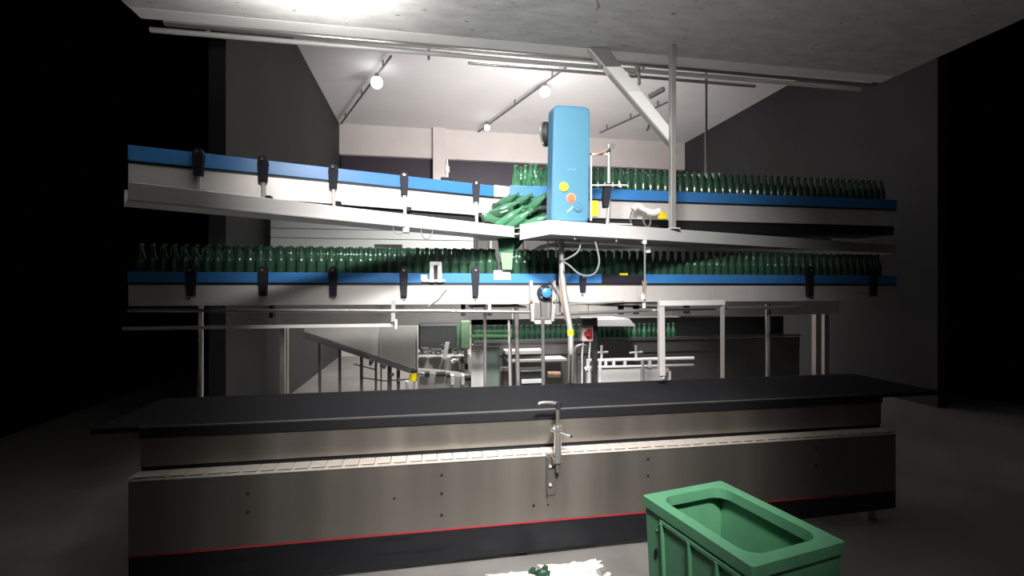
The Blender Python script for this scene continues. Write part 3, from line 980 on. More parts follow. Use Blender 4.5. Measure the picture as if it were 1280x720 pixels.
# ================================================================== UPPER CONVEYOR, RIGHT ARM
RY = 3.52
r0, r1 = P(637, 0, RY).x, XR(RY)
RC = thing('upper_conveyor', (1.2, RY + 0.2, 0), 'overhead conveyor with blue rail and standing bottles at upper right', 'conveyor')
box('guide_rail', r0, r1, RY - 0.014, RY, UZ - 0.08, UZ, M['blue'], RC, b=0.003)
box('rail_foot', r0, r1, RY - 0.006, RY + 0.012, UZ - 0.092, UZ - 0.08, M['bracket'], RC)
box('side_panel', P(700, 0, RY).x, r1, RY, RY + 0.006, UZ - 0.225, UZ - 0.092, M['pale'], RC, b=0.002)
box('belt', r0, r1, RY + 0.008, RY + 0.40, UZ - 0.09, UZ - 0.057, M['darkgrey'], RC)
box('rear_panel', r0, r1, RY + 0.40, RY + 0.41, UZ - 0.225, UZ - 0.03, M['greysteel'], RC)
box('underside_shade', P(700, 0, RY).x, r1, RY + 0.02, RY + 0.39, UZ - 0.30, UZ - 0.225, M['rubber'], RC)  # black fill for the shade beneath this arm's panel
box('drive_housing', P(664, 0, RY).x, P(700, 0, RY).x, RY + 0.02, RY + 0.39, UZ - 0.26, UZ - 0.092, M['dark'], RC, b=0.01)
side = []
front = []
for row in range(4):
    y = RY + 0.06 + row * 0.062
    x = P(698, 0, y).x + (0.032 if row % 2 else 0)
    while x < r1 - 0.05:
        loc = Vector((x + random.uniform(-0.002, 0.002), y, UZ - 0.057))
        if in_strip(loc) and row < 2:
            o = bottle(loc, ['green bottle in the front row on the overhead right conveyor', 'green bottle in the second row on the overhead right conveyor', 'green bottle in the third row on the overhead right conveyor'][row],
                   ['front row bottles overhead', 'second row bottles overhead', 'third row bottles overhead'][row])
            if row == 0:
                front.append(o)
        else:
            side.append(loc)
        x += 0.0635
name_row(front, [(737, 'blue cabinet edge'), (761, 'adjuster stand post'), (838, 'upright steel post')], 'overhead front row')
bottle_stuff('bottle_rows', side, 'dense rear and further rows of green bottles on the overhead right conveyor')
for px, k, tx, ty in ((644, 1, -24, 10), (650, 1, 26, -12), (660, 0, -20, 14), (668, 1, 22, 8), (676, 0, -18, -10), (684, 1, 20, 12), (656, 3, 4, 0), (647, 0, 8, -6), (656, 1, -10, 5), (664, 0, 4, 9), (672, 1, -6, -4), (680, 0, 9, 3), (686, 1, -5, 6), (652, 2, -14, 4), (662, 2, 12, -5), (670, 3, 3, 3), (678, 2, -9, 0), (686, 3, 5, -8)):
    q = P(px, 0, RY + 0.06 + k * 0.065)
    bottle((q.x, q.y, UZ - 0.052), 'pale green bottle jostling upright behind the rail left of the blue cabinet', 'jostling bottles left of the blue cabinet', (R(ty), R(tx), 1.0), BML)

# ---- blue cabinet
def cab_pt(px, py):
    return P(px, py, 2.93)


B = thing('blue_cabinet', Vector((cab_pt(712, 275).x, 2.97, rz1)), 'tall slim blue enamel cabinet with yellow and red round buttons', 'cabinet')
ctl, ctr, cbr, cbl = cab_pt(692, 131), cab_pt(737.5, 134), cab_pt(735.5, 276), cab_pt(689, 273.5)
zb = rz1 + 0.002
cbr.z = zb
cbl.z = zb


def rounded_quad(q, r, n=5):
    out = []
    for i in range(4):
        p0, p1, p2 = q[i - 1], q[i], q[(i + 1) % 4]
        a = p1 + (p0 - p1).normalized() * r
        c = p1 + (p2 - p1).normalized() * r
        for k in range(n + 1):
            t = k / n
            out.append(a * (1 - t) ** 2 + p1 * 2 * t * (1 - t) + c * t * t)
    return out


quad = [cbl, cbr, ctr, ctl]
body = poly_plate('body', rounded_quad(quad, 0.035), 0.085, M['bluedark'], B, n=(-0.12, 1, 0), b=0.004)
ins = [Vector((p_.x, 2.93 - 0.006, p_.z)) for p_ in (cbl + Vector((0.012, 0, 0.014)), cbr + Vector((-0.008, 0, 0.012)), ctr + Vector((-0.008, 0, -0.012)), ctl + Vector((0.01, 0, -0.012)))]
poly_plate('front_cover', rounded_quad(ins, 0.03), 0.012, M['bluebox'], B, b=0.003)


def disc(name, px, py, r, y, th, m, parent, seg=24):
    q = P(px, py, y)
    return tube(name, [q + Vector((0, th, 0)), q], r, m, parent, seg)


fy = 2.922
o = disc('yellow_button', 705, 233.5, 0.029, fy - 0.006, 0.01, M['yellow'], B)
o = disc('button_collar', 714, 247.5, 0.031, fy - 0.003, 0.008, mat('pale_orange', (0.75, 0.22, 0.12), 0.4), B)
disc('red_button', 714, 247.5, 0.022, fy - 0.010, 0.01, M['orange'], o)
o = disc('blue_knob', 722.5, 259, 0.030, fy - 0.004, 0.008, M['bluedark'], B)
disc('knob_face', 722.5, 259, 0.022, fy - 0.007, 0.008, M['bluebox'], o)
q = P(722.5, 259, fy - 0.009)
box('knob_mark', q.x - 0.010, q.x + 0.010, q.y, q.y + 0.006, q.z - 0.003, q.z + 0.003, M['bluedark'], o)
bar('white_mark', P(709, 265, fy), P(716, 259, fy), 0.006, 0.010, M['whiteplastic'], B, up=(0, 1, 0))
for px in (711, 714, 717, 719):
    q = P(px, 211 + (px % 2), fy)
    box('faint_print', q.x - 0.004, q.x + 0.004, q.y - 0.001, q.y + 0.004, q.z - 0.002, q.z + 0.002, mat('pale_print', (0.2, 0.42, 0.62), 0.5), B)
disc('cover_screw', 734, 151, 0.004, fy - 0.002, 0.004, M['chrome'], B, 8)
# hand wheel at the left flank
HW = thing('hand_wheel', P(681, 168, 3.0), 'black round wheel with bright rim on the left flank of the cabinet', 'wheel')
q = P(683.5, 167.5, 3.09)
ax = Vector((0.85, -0.55, 0)).normalized()
tube('tyre', [q + ax * 0.03, q + ax * 0.026, q - ax * 0.005, q - ax * 0.01], [0.066, 0.074, 0.078, 0.072], M['rubber'], HW, 28)
tube('rim', [q - ax * 0.008, q - ax * 0.022], 0.082, M['chrome'], HW, 28)
tube('hub', [q + ax * 0.028, q + ax * 0.04], 0.03, M['darkgrey'], HW, 20)
tube('axle', [q - ax * 0.02, q - ax * 0.02 + Vector((0.09, 0.0, 0))], 0.02, M['greysteel'], HW, 12)

# stand beside the cabinet
ST = thing('adjuster_stand', P(752, 278, 3.05), 'thin steel stand with dark lever arm right of the blue cabinet', 'stand')
bar('upright', P(738.5, 276, 3.05), P(738.5, 192, 3.05), 0.012, 0.012, M['tray'], ST)
bar('crossbar', P(737, 193, 3.05), P(763, 193, 3.05), 0.012, 0.012, M['tray'], ST)
tube('post', [P(759, 282, 3.05), P(761, 262, 3.05), P(761, 181, 3.05)], 0.0125, M['greysteel'], ST, 12)
bar('lever_arm', P(741, 195, 3.03), P(765, 184, 3.02), 0.012, 0.014, M['rust'], ST)
tube('lever_knob', [P(765, 183, 3.03), P(765, 183, 2.98)], 0.021, M['darkgrey'], ST, 12)
poly_plate('rail_clamp', [P(757, 229, 3.03), P(765, 229, 3.03), P(763, 245, 3.03), P(761, 259, 3.03), P(756, 259, 3.03), P(755, 245, 3.03)], 0.05, M['bracket'], ST, b=0.003)
bar('cross_rod', P(740, 231.5, 3.02), P(785, 231.5, 3.02), 0.008, 0.008, M['tray'], ST)
tube('small_post', [P(774, 233, 3.02), P(774, 227, 3.02)], 0.006, M['chrome'], ST, 8)
bar('foot_bar', P(762, 279.5, 3.06), P(790, 280.5, 3.08), 0.01, 0.008, M['tray'], ST)
box('yellow_tag', P(739.5, 0, 3.08).x, P(747, 0, 3.08).x, 3.07, 3.085, P(743, 270, 3.08).z, P(743, 251, 3.08).z, M['yellow'], ST, b=0.002)
# cable glands at right
for lab, pts, pale in (('white cable connector with looped lead on the overhead panel, left of two', [(791, 262), (797, 257), (804, 261)], 1),
                       ('pinkish white cable connector with yellow tip on the overhead panel, right of two', [(808, 264), (816, 266), (824, 264)], 0)):
    G = thing('cable_connector', P(pts[1][0], pts[1][1], 3.4), lab, 'connector')
    tube('plug_body', curve_pts([P(x, y, 3.42) for x, y in pts], 4), 0.022 if pale else 0.026, M['whiteplastic'], G, 10)
    e = pts[2]
    tube('plug_end', [P(e[0], e[1], 3.42), P(e[0] + 5, e[1] + 3, 3.42)], 0.018, M['whiteplastic'] if pale else M['yellow'], G, 10)
    s = pts[0]
    if pale:
        tube('lead', curve_pts([P(s[0], s[1], 3.42), P(s[0] - 3, s[1] + 8, 3.40), P(s[0] - 2, s[1] + 20, 3.40)], 5), 0.006, M['cable'], G, 6)
    else:
        tube('lead', curve_pts([P(s[0], s[1], 3.42), P(s[0] - 4, s[1] + 10, 3.40), P(s[0], s[1] + 19, 3.40), P(s[0] + 4, s[1] + 18, 3.40), P(s[0] + 6, s[1] + 6, 3.41)], 5), 0.007, M['cable'], G, 6)
        box('yellow_sleeve', P(823, 0, 3.42).x, P(833, 0, 3.42).x, 3.41, 3.44, P(828, 274, 3.42).z, P(828, 266, 3.42).z, M['yellow'], G, b=0.004)

# steel post at the right and the brace
PO = thing('steel_post', C(840, 300, 3.36), 'pale upright steel post from the right tray up to the soffit', 'post')
q = C(840, 0, 3.36)
box('post_body', q.x - 0.016, q.x + 0.022, q.y - 0.02, q.y + 0.02, rz1, SZ, M['greysteel'], PO, b=0.003)
box('foot_plate', q.x - 0.03, q.x + 0.04, q.y - 0.04, q.y + 0.04, rz1, rz1 + 0.008, M['tray'], PO)
BR = thing('diagonal_brace', C(748, 61, 2.95), 'wide flat steel brace slanting down right from the soffit', 'brace')
bd = 3.39
fwv = (SY, CY, 0)
poly_plate('brace_top', [C(x, y, bd) for x, y in ((737, 60), (761, 60), (777, 83), (754, 83))], 0.05, M['darkgrey'], BR, n=fwv)  # darker top section of the brace
poly_plate('brace_bar', [C(x, y, bd) for x, y in ((754, 83.3), (777, 83.3), (801, 113), (781, 113))], 0.05, M['tray'], BR, n=fwv)
poly_plate('brace_bar', [C(x, y, bd) for x, y in ((781, 113.3), (801, 113.3), (846, 170), (846, 187))], 0.05, M['white'], BR, n=fwv)
poly_plate('brace_flange', [C(x, y, bd - 0.004) for x, y in ((735, 60), (737.5, 60), (846, 187), (846, 190))], 0.058, M['greysteel'], BR, n=fwv)
# elbow pipe and brackets in the upper right
EL = thing('elbow_pipe', C(795, 92, 3.8), 'thin grey elbow pipe under the soffit at right', 'pipe')
tube('pipe_run', curve_pts([C(786, 90, 3.9), C(792, 91.5, 3.85), C(798, 92, 3.8), (C(799, 97, 3.8)), C(799, 106, 3.8)], 4), 0.012, M['greysteel'], EL, 8)
bar('stay', C(812, 121, 3.8), C(830, 111, 3.7), 0.03, 0.03, M['greysteel'], EL)
q = C(799, 93, 3.8)
tube('drop', [q, Vector((q.x, q.y, SZ + 0.12)), Vector((q.x, sy1 + 0.132, SZ + 0.12))], 0.01, M['greysteel'], EL, 8)
hb = tube('ceiling_hook', [PZ(811, 156, 5.09), PZ(811, 158, 4.98), PZ(809, 163, 4.85)], 0.025, M['darkgrey'], None, 8)
tag(hb, 'short dark bracket hanging at the far ceiling edge behind the brace', 'bracket')
SH = thing('steel_ledge', C(850, 225, 5.0), 'pale steel ledge behind the overhead bottles at right', 'ledge')
poly_plate('ledge_plate', [C(806, 226, 5.2), C(838, 219, 5.0), C(900, 216, 4.9), C(900, 225, 4.9), C(838, 226, 5.0), C(806, 229, 5.2)], 0.3, M['tray'], SH)
for px in (850, 890):
    q = C(px, 0, 5.05)
    box('hanger', q.x - 0.01, q.x + 0.01, q.y + 0.1, q.y + 0.12, C(px, 224, 5.0).z, CZ, M['greysteel'], SH)

# ================================================================== HOUSINGS BEHIND THE CONVEYORS
def housing(name, px0, px1, y0, y1, Y, dep, m, label, cat='housing', seams=(), zbot=None):
    a, b = P(px0, y1, Y), P(px1, y1, Y)
    z0 = P((px0 + px1) / 2, y1, Y).z if zbot is None else zbot
    z1 = P((px0 + px1) / 2, y0, Y).z
    t = thing(name, Vector(((a.x + b.x) / 2, Y + dep / 2, z0)), label, cat)
    zs_ = [P((px0 + px1) / 2, s, Y).z for s in seams]
    edges = [z1] + zs_ + [z0]
    for i in range(len(edges) - 1):
        box('panel' if seams else 'body', a.x, b.x, Y, Y + (0.03 if seams else dep), edges[i + 1] + (0.004 if seams else 0), edges[i] - (0.004 if seams and i else 0), m, t, b=0.003)
    if seams:
        box('body', a.x + 0.01, b.x - 0.01, Y + 0.02, Y + dep, z0, z1 - 0.01, M['darkgrey'], t)
    return t


WH = housing('white_machine_housing', 338, 592, 262, 352, 6.1, 0.5, M['cladding'], 'white clad machine housing with seams behind the left trays', seams=(287.5, 299), zbot=1.3)
box('name_plate', P(468, 0, 4.2).x, P(503, 0, 4.2).x, 4.19, 4.2, P(485, 314, 4.2).z, P(485, 305.5, 4.2).z, M['greysteel'], WH)
box('name_plate_stem', P(484, 0, 4.2).x, P(488, 0, 4.2).x, 4.2, 6.12, P(485, 314, 4.2).z, P(485, 311, 4.2).z, M['greysteel'], WH)
GH = housing('grey_machine_housing', 593, 1040, 262, 350, 6.1, 0.4, M['darkgrey'], 'dark grey machine housing behind the right bottles', zbot=1.25)
for px, w2 in ((597, 5), (612, 3), (628, 6), (655, 4)):
    box('upright', P(px, 0, 6.0).x, P(px + w2, 0, 6.0).x, 6.0, 6.1, 1.5, 2.3, M['darkgrey'] if w2 > 3 else M['greysteel'], GH)
for x in (P(600, 0, 6.2).x, P(1020, 0, 6.2).x, P(850, 0, 6.2).x):
    box('leg', x, x + 0.08, 6.2, 6.28, 0, 1.26, M['greysteel'], GH)
for x in (P(350, 0, 6.2).x, P(560, 0, 6.2).x):
    box('leg', x, x + 0.08, 6.2, 6.28, 0, 1.31, M['greysteel'], WH)

# chute below the bottle heap
CH = thing('bottle_chute', P(634, 340, 3.6), 'pale green translucent chute dropping to the eye-level conveyor', 'chute')
poly_plate('chute_front', [P(626, 316, 3.3), P(641, 316, 3.3), P(640, 337, 3.3), P(628, 337, 3.3)], 0.008, M['greenpanel'], CH)
poly_plate('chute_upper', [P(622, 297, 3.45), P(644, 297, 3.45), P(641, 320, 3.32), P(624, 320, 3.32)], 0.008, mat('dark_green_acrylic', (0.06, 0.16, 0.10), 0.3), CH)
box('chute_frame', P(621, 0, 3.46).x, P(645, 0, 3.46).x, 3.46, 3.475, P(630, 300, 3.46).z, P(630, 296, 3.46).z, M['greysteel'], CH)
for i, (px, py) in enumerate(((628, 303), (634, 312), (639, 305), (630, 322))):
    bottle(P(px, py + 8, 3.50), 'dark green bottle dropping in the chute under the heap', 'bottles in the chute', (R(20 * i), R(15 - 12 * i), i))

# ================================================================== LOWER BACKGROUND
# long grey band panel under the middle conveyor, far
GB = thing('grey_gantry_panel', P(515, 407, 5.9), 'long dull grey gantry panel behind the left guard pipe', 'panel')
box('panel', P(345, 0, 5.9).x, P(640, 0, 5.9).x, 5.9, 5.95, P(515, 407, 5.9).z, P(515, 372, 5.9).z, M['greysteel'], GB)
for px in (350, 632):
    box('leg', P(px, 0, 5.96).x, P(px + 6, 0, 5.96).x, 5.95, 6.0, 0, P(515, 372, 5.9).z, M['greysteel'], GB)
GBr = thing('pale_gantry_panel', P(740, 398, 5.9), 'pale gantry panel in three lengths behind the right guard pipe', 'panel')
for a, b in ((642, 735), (736, 838), (839, 1050)):
    box('panel', P(a, 0, 5.9).x, P(b, 0, 5.9).x, 5.9, 5.95, P(740, 399 if a < 736 else 396, 5.9).z, P(740, 371, 5.9).z, M['pale'], GBr, b=0.003)
for px in (646, 1030):
    box('leg', P(px, 0, 5.96).x, P(px + 6, 0, 5.96).x, 5.95, 6.0, 0, P(515, 372, 5.9).z, M['greysteel'], GBr)

# grey hopper panels at left
HP = thing('grey_hopper', P(482, 463, 5.2), 'grey sheet steel hopper with slanted lower edge at left', 'hopper')
poly_plate('panel', [P(380, 409, 5.22), P(475, 408, 5.22), P(475, 448, 5.22), P(380, 417, 5.22)], 0.02, M['midgrey'], HP, b=0.003)
poly_plate('panel', [P(475.5, 408, 5.2), P(522, 407, 5.2), P(522, 463, 5.2), P(475.5, 449, 5.2)], 0.02, M['greysteel'], HP, b=0.003)
bar('edge_strip', P(522, 463, 5.19), P(522, 407, 5.19), 0.012, 0.012, M['pale'], HP)
bar('lower_frame', P(380, 418, 5.2), P(476, 450, 5.2), 0.06, 0.06, M['darkgrey'], HP)
bar('lower_frame', P(476, 450, 5.2), P(524, 466, 5.2), 0.06, 0.06, M['darkgrey'], HP)
for px, w2 in ((400, 3), (425, 3), (452, 3.4), (470, 2.6), (476.5, 1.6), (487, 5), (498, 4)):
    q = P(px, 0, 5.25)
    top = P(px, 417 + (px - 380) * 0.34, 5.25).z
    box('leg', q.x - w2 * 0.0044, q.x + w2 * 0.0044, 5.23, 5.23 + w2 * 0.009, 0, top, M['darkgrey'], HP)
for (a, b) in (((452, 472), (480, 476)), ((480, 476), (512, 474)), ((442, 455), (470, 462))):
    bar('tie_rod', P(*a, 5.27), P(*b, 5.27), 0.014, 0.014, M['greysteel'], HP)
for px, py in ((459, 446), (464, 452), (463, 455), (477, 457), (480, 459), (490, 468), (498, 462), (499, 475), (511, 463)):
    q = P(px, py, 5.15)
    tube('roller_end', [q, q + Vector((0, 0.05, 0))], random.uniform(0.014, 0.024), M['chrome'], HP, 10)
bk = thing('bucket', P(513, 484, 5.0), 'white bucket with a yellow lid valve under the hopper', 'bucket')
tube('pail', [P(513, 486, 5.0), P(513, 476, 5.0)], [0.045, 0.055], M['whiteplastic'], bk, 14)
tube('yellow_top', [P(516.5, 476, 4.98), P(516.5, 466, 4.98)], [0.042, 0.036], M['yellow'], bk, 12)
tube('black_cap', [P(517, 466, 4.98), P(517, 463.5, 4.98)], 0.03, M['rubber'], bk, 12)
tube('stand', [P(513, 486, 5.0), Vector((P(513, 0, 5.0).x, 5.0, 0))], 0.03, M['greysteel'], bk, 10)

# rinser machine in the middle
RM = thing('rinser_machine', P(556, 470, 5.6), 'low grey rinsing machine with dark hood and chrome rollers', 'machine')
box('dark_hood', P(523, 0, 5.6).x, P(588, 0, 5.6).x, 5.6, 5.88, P(556, 438, 5.6).z, P(556, 405, 5.6).z, M['dark'], RM, b=0.02)
box('body', P(522, 0, 5.4).x, P(592, 0, 5.4).x, 5.4, 5.88, 0, P(556, 446, 5.4).z, M['midgrey'], RM, b=0.01)
for px, py, r_ in ((531, 438, 0.052), (541, 439, 0.03), (548, 439.5, 0.05), (570, 439, 0.045), (579, 438.5, 0.035)):
    q = P(px, py, 5.38)
    tube('chrome_roller', [q + Vector((0, 0, -0.035)), q + Vector((0, 0, -0.005)), q + Vector((0, 0, 0.03))], [r_ * 0.7, r_, r_ * 0.85], M['chrome'], RM, 16)
poly_plate('slanted_arm', [P(553, 448, 5.3), P(558, 449, 5.3), P(562, 428, 5.3), P(557, 428, 5.3)], 0.04, M['tray'], RM)
tube('valve_knob', [P(553, 433, 5.3), P(553, 431, 5.3)], 0.025, M['chrome'], RM, 10)
for px, py, w2, h2, mm in ((566, 452, 5, 4, 'chrome'), (575, 457, 3, 9, 'whiteplastic'), (570, 450, 9, 3, 'tray'), (578, 450, 3, 8, 'darkgrey'), (586, 445, 4, 6, 'tray'), (583, 458, 4, 8, 'darkgrey')):
    q = P(px, py, 5.3)
    k = 5.3 / 600
    box('fitting', q.x - w2 * k / 2, q.x + w2 * k / 2, 5.28, 5.36, q.z - h2 * k / 2, q.z + h2 * k / 2, M[mm], RM, b=0.004)
# low curved belt in front of it
LB = thing('low_feed_belt', P(560, 485, 4.9), 'low grey feed belt curving toward the black deck', 'conveyor')
ctr_ = [(522, 466), (550, 468), (575, 471), (590, 475), (603, 483)]
for i in range(len(ctr_) - 1):
    a, b = P(*ctr_[i], 4.9 - 0.06 * i), P(*ctr_[i + 1], 4.9 - 0.06 * (i + 1))
    bm = bmesh.new()
    z_ = min(a.z, b.z)
    hexa(bm, [(a.x, a.y, 0.0), (b.x, b.y, 0.0), (b.x, b.y + 0.3, 0.0), (a.x, a.y + 0.3, 0.0), (a.x, a.y, a.z), (b.x, b.y, b.z), (b.x, b.y + 0.3, b.z), (a.x, a.y + 0.3, a.z)])
    link('belt_section', from_bm('belt_section', bm), M['greysteel'], LB)
for px, py, w2, h2, mm in ((551, 467, 12, 4, 'rubber'), (560, 468.5, 4, 4, 'rubber'), (565, 473, 4.5, 12, 'tray'), (578, 473, 4, 12, 'tray'), (586, 472, 10, 5, 'rubber'), (597, 476, 9, 5, 'rubber'), (529, 466, 5, 4, 'chrome'), (534, 467, 6, 5, 'rubber')):
    q = P(px, py, 4.7)
    k = 4.7 / 600
    box('carrier_block', q.x - w2 * k / 2, q.x + w2 * k / 2, 4.62, 4.72, q.z - h2 * k / 2, q.z + h2 * k / 2, M[mm], LB, b=0.004)
q = P(596, 481, 4.6)
tube('bright_nose', [q, q + Vector((0.03, 0.06, 0))], 0.02, M['chrome'], LB, 10)

# pale green column and smoked guard
gc = thing('green_column', P(582, 436, 5.2), 'pale green translucent acrylic column left of the guard sheet', 'column')
box('acrylic_body', P(576, 0, 5.2).x, P(588, 0, 5.2).x, 5.2, 5.28, P(582, 436, 5.2).z, P(582, 401, 5.2).z, M['greenpanel'], gc, b=0.01)
box('acrylic_wing', P(571, 0, 5.24).x, P(577, 0, 5.24).x, 5.24, 5.28, P(582, 434, 5.2).z, P(582, 404, 5.2).z, mat('green_acrylic_dim', (0.12, 0.22, 0.13), 0.4), gc)
box('post', P(580, 0, 5.28).x, P(584, 0, 5.28).x, 5.28, 5.32, 0, P(582, 404, 5.2).z, M['greysteel'], gc)
gs = thing('guard_sheet', P(606, 486, 4.3), 'smoked grey-green guard sheet standing behind the thin post', 'guard')
box('sheet', P(589, 0, 4.3).x, P(605, 0, 4.3).x, 4.3, 4.31, 0.3, P(606, 431, 4.3).z, M['midgrey'], gs)
box('sheet', P(608, 0, 4.3).x, P(624, 0, 4.3).x, 4.3, 4.31, 0.3, P(606, 434, 4.3).z, M['guard'], gs)
for px in (590, 622):
    box('foot', P(px, 0, 4.3).x, P(px + 2, 0, 4.3).x, 4.28, 4.34, 0, 0.32, M['darkgrey'], gs)

# far low conveyor with bottles
FY = 5.6
FC = thing('far_bottle_conveyor', P(760, 450, FY), 'far low bottle conveyor in dark grey behind the white guard frame', 'conveyor')
fx0, fx1 = P(592, 0, FY).x, XR(FY, 1000)
box('side_panel', fx0, fx1, FY, FY + 0.02, 0.70, 0.86, M['darkgrey'], FC, b=0.004)
box('belt', fx0, fx1, FY + 0.02, FY + 0.29, 0.79, 0.815, M['greysteel'], FC)
box('guide_rail', fx0, fx1, FY - 0.02, FY - 0.005, 0.87, 0.89, M['darkgrey'], FC)
box('rear_panel', fx0, fx1, FY + 0.30, FY + 0.32, 0.3, 1.11, M['dark'], FC)
box('ledge', P(628, 0, FY).x, P(674, 0, FY).x, FY - 0.25, FY - 0.02, P(650, 442, 5.4).z, P(650, 438, 5.4).z, M['tray'], FC)
box('ledge', P(630, 0, FY).x, P(700, 0, FY).x, FY - 0.3, FY - 0.02, P(650, 451, 5.4).z, P(650, 448.5, 5.4).z, M['pale'], FC)
box('lower_panel', fx0, fx1, FY + 0.01, FY + 0.03, 0.25, 0.70, M['darkgrey'], FC)
for px in (600, 700, 800, 900):
    box('leg', P(px, 0, FY).x, P(px, 0, FY).x + 0.05, FY + 0.05, FY + 0.1, 0, 0.8, M['greysteel'], FC)
front = []
for row in range(2):
    x = fx0 + 0.05 + 0.03 * row
    y = FY + 0.07 + row * 0.06
    while x < fx1 - 0.05:
        loc = Vector((x, y, 0.815))
        if in_strip(loc):
            o = bottle(loc, ['small green bottle in the front row on the far low conveyor', 'small green bottle in the back row on the far low conveyor'][row],
                   ['front row bottles far away', 'back row bottles far away'][row], None, BML if row == 0 and x > P(735, 0, y).x and random.random() < 0.6 else BM)
            if row == 0:
                front.append(o)
        x += 0.066
name_row(front, [(606, 'thin support post'), (645, 'slanting grey post'), (679, 'motor post'), (713, 'taped bent tube'), (742, 'red switch'), (790, 'white hood corner'), (828, 'square post')], 'far low conveyor front row')
# white light hood over the far bottles
lh = poly_plate('white_hood', [P(742, 408, 5.3), P(795, 408, 5.3), P(787, 398.5, 5.3), P(742, 399.5, 5.3)], 0.5, M['white'], None, b=0.004)
tag(lh, 'bright white sloped hood above the far bottles', 'hood')

# emergency switch
ES = thing('emergency_switch', P(734, 445, 3.8), 'red emergency switch in a pale box on two thin rods', 'switch')
box('hood', P(725, 0, 3.8).x, P(743, 0, 3.8).x, 3.74, 3.9, P(734, 405.5, 3.8).z, P(734, 398, 3.8).z, M['darkgrey'], ES, b=0.006)
box('case', P(727.5, 0, 3.8).x, P(741.5, 0, 3.8).x, 3.8, 3.86, P(734, 427, 3.8).z, P(734, 406, 3.8).z, mat('pale_pink_case', (0.72, 0.58, 0.54), 0.45), ES, b=0.006)
box('red_plate', P(733.5, 0, 3.8).x, P(740, 0, 3.8).x, 3.79, 3.80, P(734, 424, 3.8).z, P(734, 411, 3.8).z, M['red'], ES, b=0.003)
disc('red_knob', 735.5, 417, 0.026, 3.765, 0.03, M['red'], ES, 16)
for px in (729, 738):
    tube('rod', [P(px, 427, 3.83), P(px - 1.5, 444, 3.83), Vector((P(px - 1.5, 0, 3.83).x, 3.83, 0))], 0.007, M['tray'], ES, 8)
box('dark_column', P(741, 0, 3.9).x, P(746, 0, 3.9).x, 3.88, 3.93, 0, P(734, 398, 3.8).z, M['dark'], ES)

# clutter behind the deck
cbx = thing('floor_gearbox', P(665, 480, 4.4), 'black gearbox with a pale plate behind the motor post', 'gearbox')
box('case', P(650, 0, 4.4).x, P(682, 0, 4.4).x, 4.4, 4.6, 0, P(665, 463, 4.4).z, M['dark'], cbx, b=0.01)
box('pale_plate', P(652, 0, 4.38).x, P(678, 0, 4.38).x, 4.37, 4.39, P(665, 479, 4.38).z, P(665, 474, 4.38).z, M['tray'], cbx, b=0.003)
tube('shaft', [P(684, 468, 4.45), P(700, 468, 4.45)], 0.03, M['rust'], cbx, 12)
cyl = thing('brown_drum', P(626, 482, 4.6), 'dull brown drum with chrome ring beside the guard sheet', 'drum')
tube('drum_body', [Vector((P(632, 0, 4.6).x, 4.6, 0)), P(632, 463, 4.6)], 0.045, mat('brown_paint', (0.10, 0.06, 0.055), 0.5), cyl, 16)
tube('chrome_ring', [P(632, 463, 4.6), P(632, 459, 4.6)], 0.05, M['chrome'], cyl, 16)
gr = thing('green_rail', P(610, 421, 5.0), 'bright green plastic rail crossing behind the thin post', 'rail')
bar('rail_bar', P(588, 420, 5.0), P(640, 420, 5.0), 0.03, 0.022, mat('bright_green', (0.16, 0.42, 0.14), 0.35), gr)
bar('rail_bar', P(592, 414, 5.05), P(640, 414, 5.05), 0.03, 0.012, mat('dull_green', (0.10, 0.22, 0.10), 0.4), gr)
box('rail_post', P(638, 0, 5.0).x, P(640, 0, 5.0).x, 5.0, 5.03, 0, P(640, 412, 5.0).z, M['greysteel'], gr)
pc = thing('pipe_cluster', P(722, 480, 4.7), 'short grey pipe cluster between bent tube and red switch', 'pipe')
for px, y0, r_ in ((719, 440, 0.02), (724, 452, 0.014)):
    tube('pipe', [Vector((P(px, 0, 4.7).x, 4.7, 0)), P(px, y0, 4.7)], r_, M['greysteel'], pc, 10)
tube('pipe_elbow', curve_pts([P(719, 440, 4.7), P(721, 434, 4.7), P(727, 432, 4.7), P(731, 433, 4.72)], 4), 0.02, M['greysteel'], pc, 10)

# white guard frame in the lower right
GF = thing('white_guard_frame', P(785, 478, 4.0), 'white tubular guard frame with two rails in front of the far conveyor', 'frame')
wr_ = P(838, 0, 4.0).x
for y_, r_ in ((450.5, 0.014), (459, 0.011)):
    tube('rail', [P(735, y_, 4.0), P(827 + 40, y_ - 3, 4.0)], r_, M['white'], GF, 8)
for px in (735, 750, 803):
    tube('leg', [P(px, 449, 4.0), Vector((P(px - 1, 0, 4.0).x, 4.0, 0))], 0.015, M['white'] if px != 803 else M['greysteel'], GF, 8)
for px in (752, 795):
    tube('stem', [P(px, 432, 4.0), P(px, 451, 4.0)], 0.012, M['tray'], GF, 8)
    tube('cross_handle', [P(px - 8, 441, 4.0), P(px + 8, 440, 4.0)], 0.009, M['tray'], GF, 8)
for px in (757, 767, 781, 812, 824):
    box('spacer', P(px - 1.5, 0, 4.0).x, P(px + 1.5, 0, 4.0).x, 3.99, 4.01, P(px, 459, 4.0).z, P(px, 450, 4.0).z, M['white'], GF)
box('lower_panel', P(737, 0, 4.03).x, P(836, 0, 4.03).x, 4.03, 4.04, P(785, 492, 4.03).z, P(785, 461, 4.03).z, M['tray'], GF)
tube('bent_foot', [P(731, 462, 3.98), P(738, 459, 3.98)], 0.02, M['white'], GF, 8)
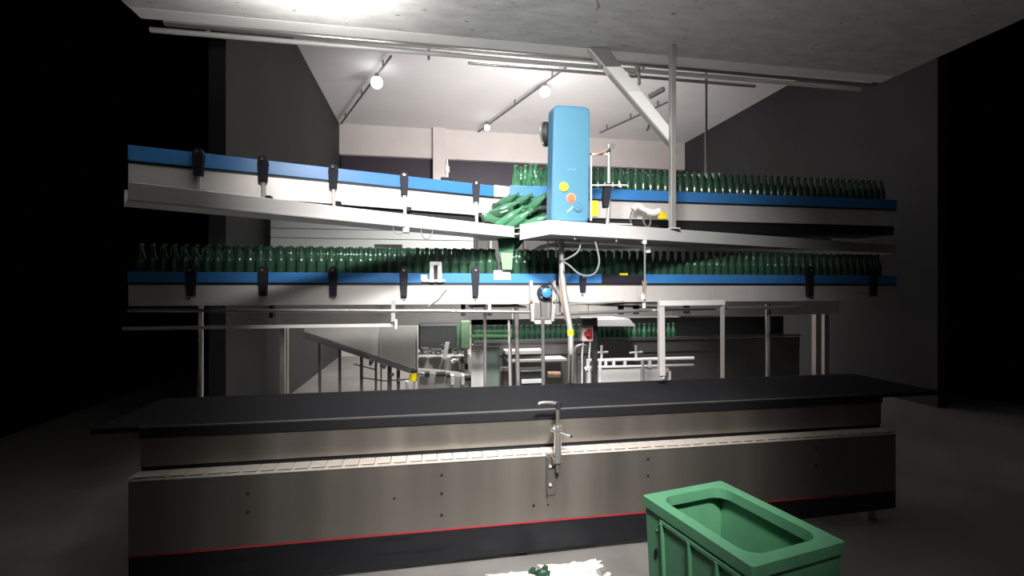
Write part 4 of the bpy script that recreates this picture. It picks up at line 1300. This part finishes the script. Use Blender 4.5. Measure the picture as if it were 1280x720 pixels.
# square post frame right
SP = thing('square_post', P(829, 470, 3.1), 'pale square post with a short crossbar at the right guard pipe', 'post')
q = P(828.5, 0, 3.14)
poly_plate('post_body', [P(825, 470, 3.14), P(832, 470, 3.14), P(831, 377, 3.14), P(824.5, 377, 3.14)], 0.035, M['pale'], SP, b=0.002)
bar('crossbar', P(824, 379, 3.15), P(905, 378, 3.15), 0.03, 0.036, M['white'], SP)
bar('foot_arm', P(828, 470, 3.155), Vector((P(834, 0, 3.42).x, 3.42, 0.85)), 0.03, 0.03, M['pale'], SP)
box('lower_post', P(834, 0, 3.42).x - 0.02, P(834, 0, 3.42).x + 0.02, 3.40, 3.44, 0, 0.865, M['pale'], SP)
bar('end_post', P(903, 379, 3.15), Vector((P(903, 0, 3.75).x, 3.75, 0)), 0.03, 0.03, M['pale'], SP)


# ================================================================== FLOOR DEBRIS
def crumple(name, cx, cy, sx, sy, label, seed, h=0.03):
    rnd = random.Random(seed)
    bm = bmesh.new()
    N = 12
    g = []
    for i in range(N + 1):
        row = []
        for j in range(N + 1):
            u, v = i / N - 0.5, j / N - 0.5
            rr = 1 - 0.25 * rnd.random() * (abs(u) > 0.4 or abs(v) > 0.4)
            z = 0.003 + h * rnd.random() * (0.5 - max(abs(u), abs(v))) * 2
            row.append(bm.verts.new((cx + u * sx * rr + rnd.uniform(-1, 1) * sx * 0.015, cy + v * sy * rr, z)))
        g.append(row)
    for i in range(N):
        for j in range(N):
            bm.faces.new((g[i][j], g[i + 1][j], g[i + 1][j + 1], g[i][j + 1]))
    o = link(name, from_bm(name, bm), M['paper'], None)
    sm = o.modifiers.new('thickness', 'SOLIDIFY')
    sm.thickness = 0.002
    return tag(o, label, 'plastic film')


q = PZ(715, 714, 0.0)
crumple('plastic_film', q.x, q.y - 0.03, 0.40, 0.24, 'crumpled white plastic film on the floor beside the green crates', 3)
q = PZ(640, 719, 0.0)
crumple('plastic_film', q.x, q.y - 0.03, 0.30, 0.12, 'smaller flat white plastic film on the floor under the skirt edge', 5, 0.015)
rnd = random.Random(4)
for px, py, s in ((665, 715, 0.035), (672, 717, 0.028), (681, 713, 0.03), (676, 720, 0.04), (684, 719, 0.025)):
    q = PZ(px, py, 0.012)
    bm = bmesh.new()
    pts = [Vector((q.x + s * math.cos(a) * rnd.uniform(0.5, 1), q.y + s * math.sin(a) * rnd.uniform(0.5, 1), 0.02 + 0.012 * math.sin(a * 2))) for a in (0.2, 1.4, 2.6, 3.9, 5.2)]
    o = poly_plate('glass_shard', pts, 0.004, M['glass'], None, n=(0.2, 0.1, 1))
    tag(o, 'broken green glass shard lying on the white film', 'glass shard', 'green glass shards')
q = PZ(751, 716, 0.02)
o = tube('bottle_stopper', [q + Vector((-0.01, 0, 0)), q + Vector((0.03, 0.02, 0.004))], [0.02, 0.014], M['greysteel'], None, 10)
tag(o, 'small grey stopper lying on the white film', 'stopper')
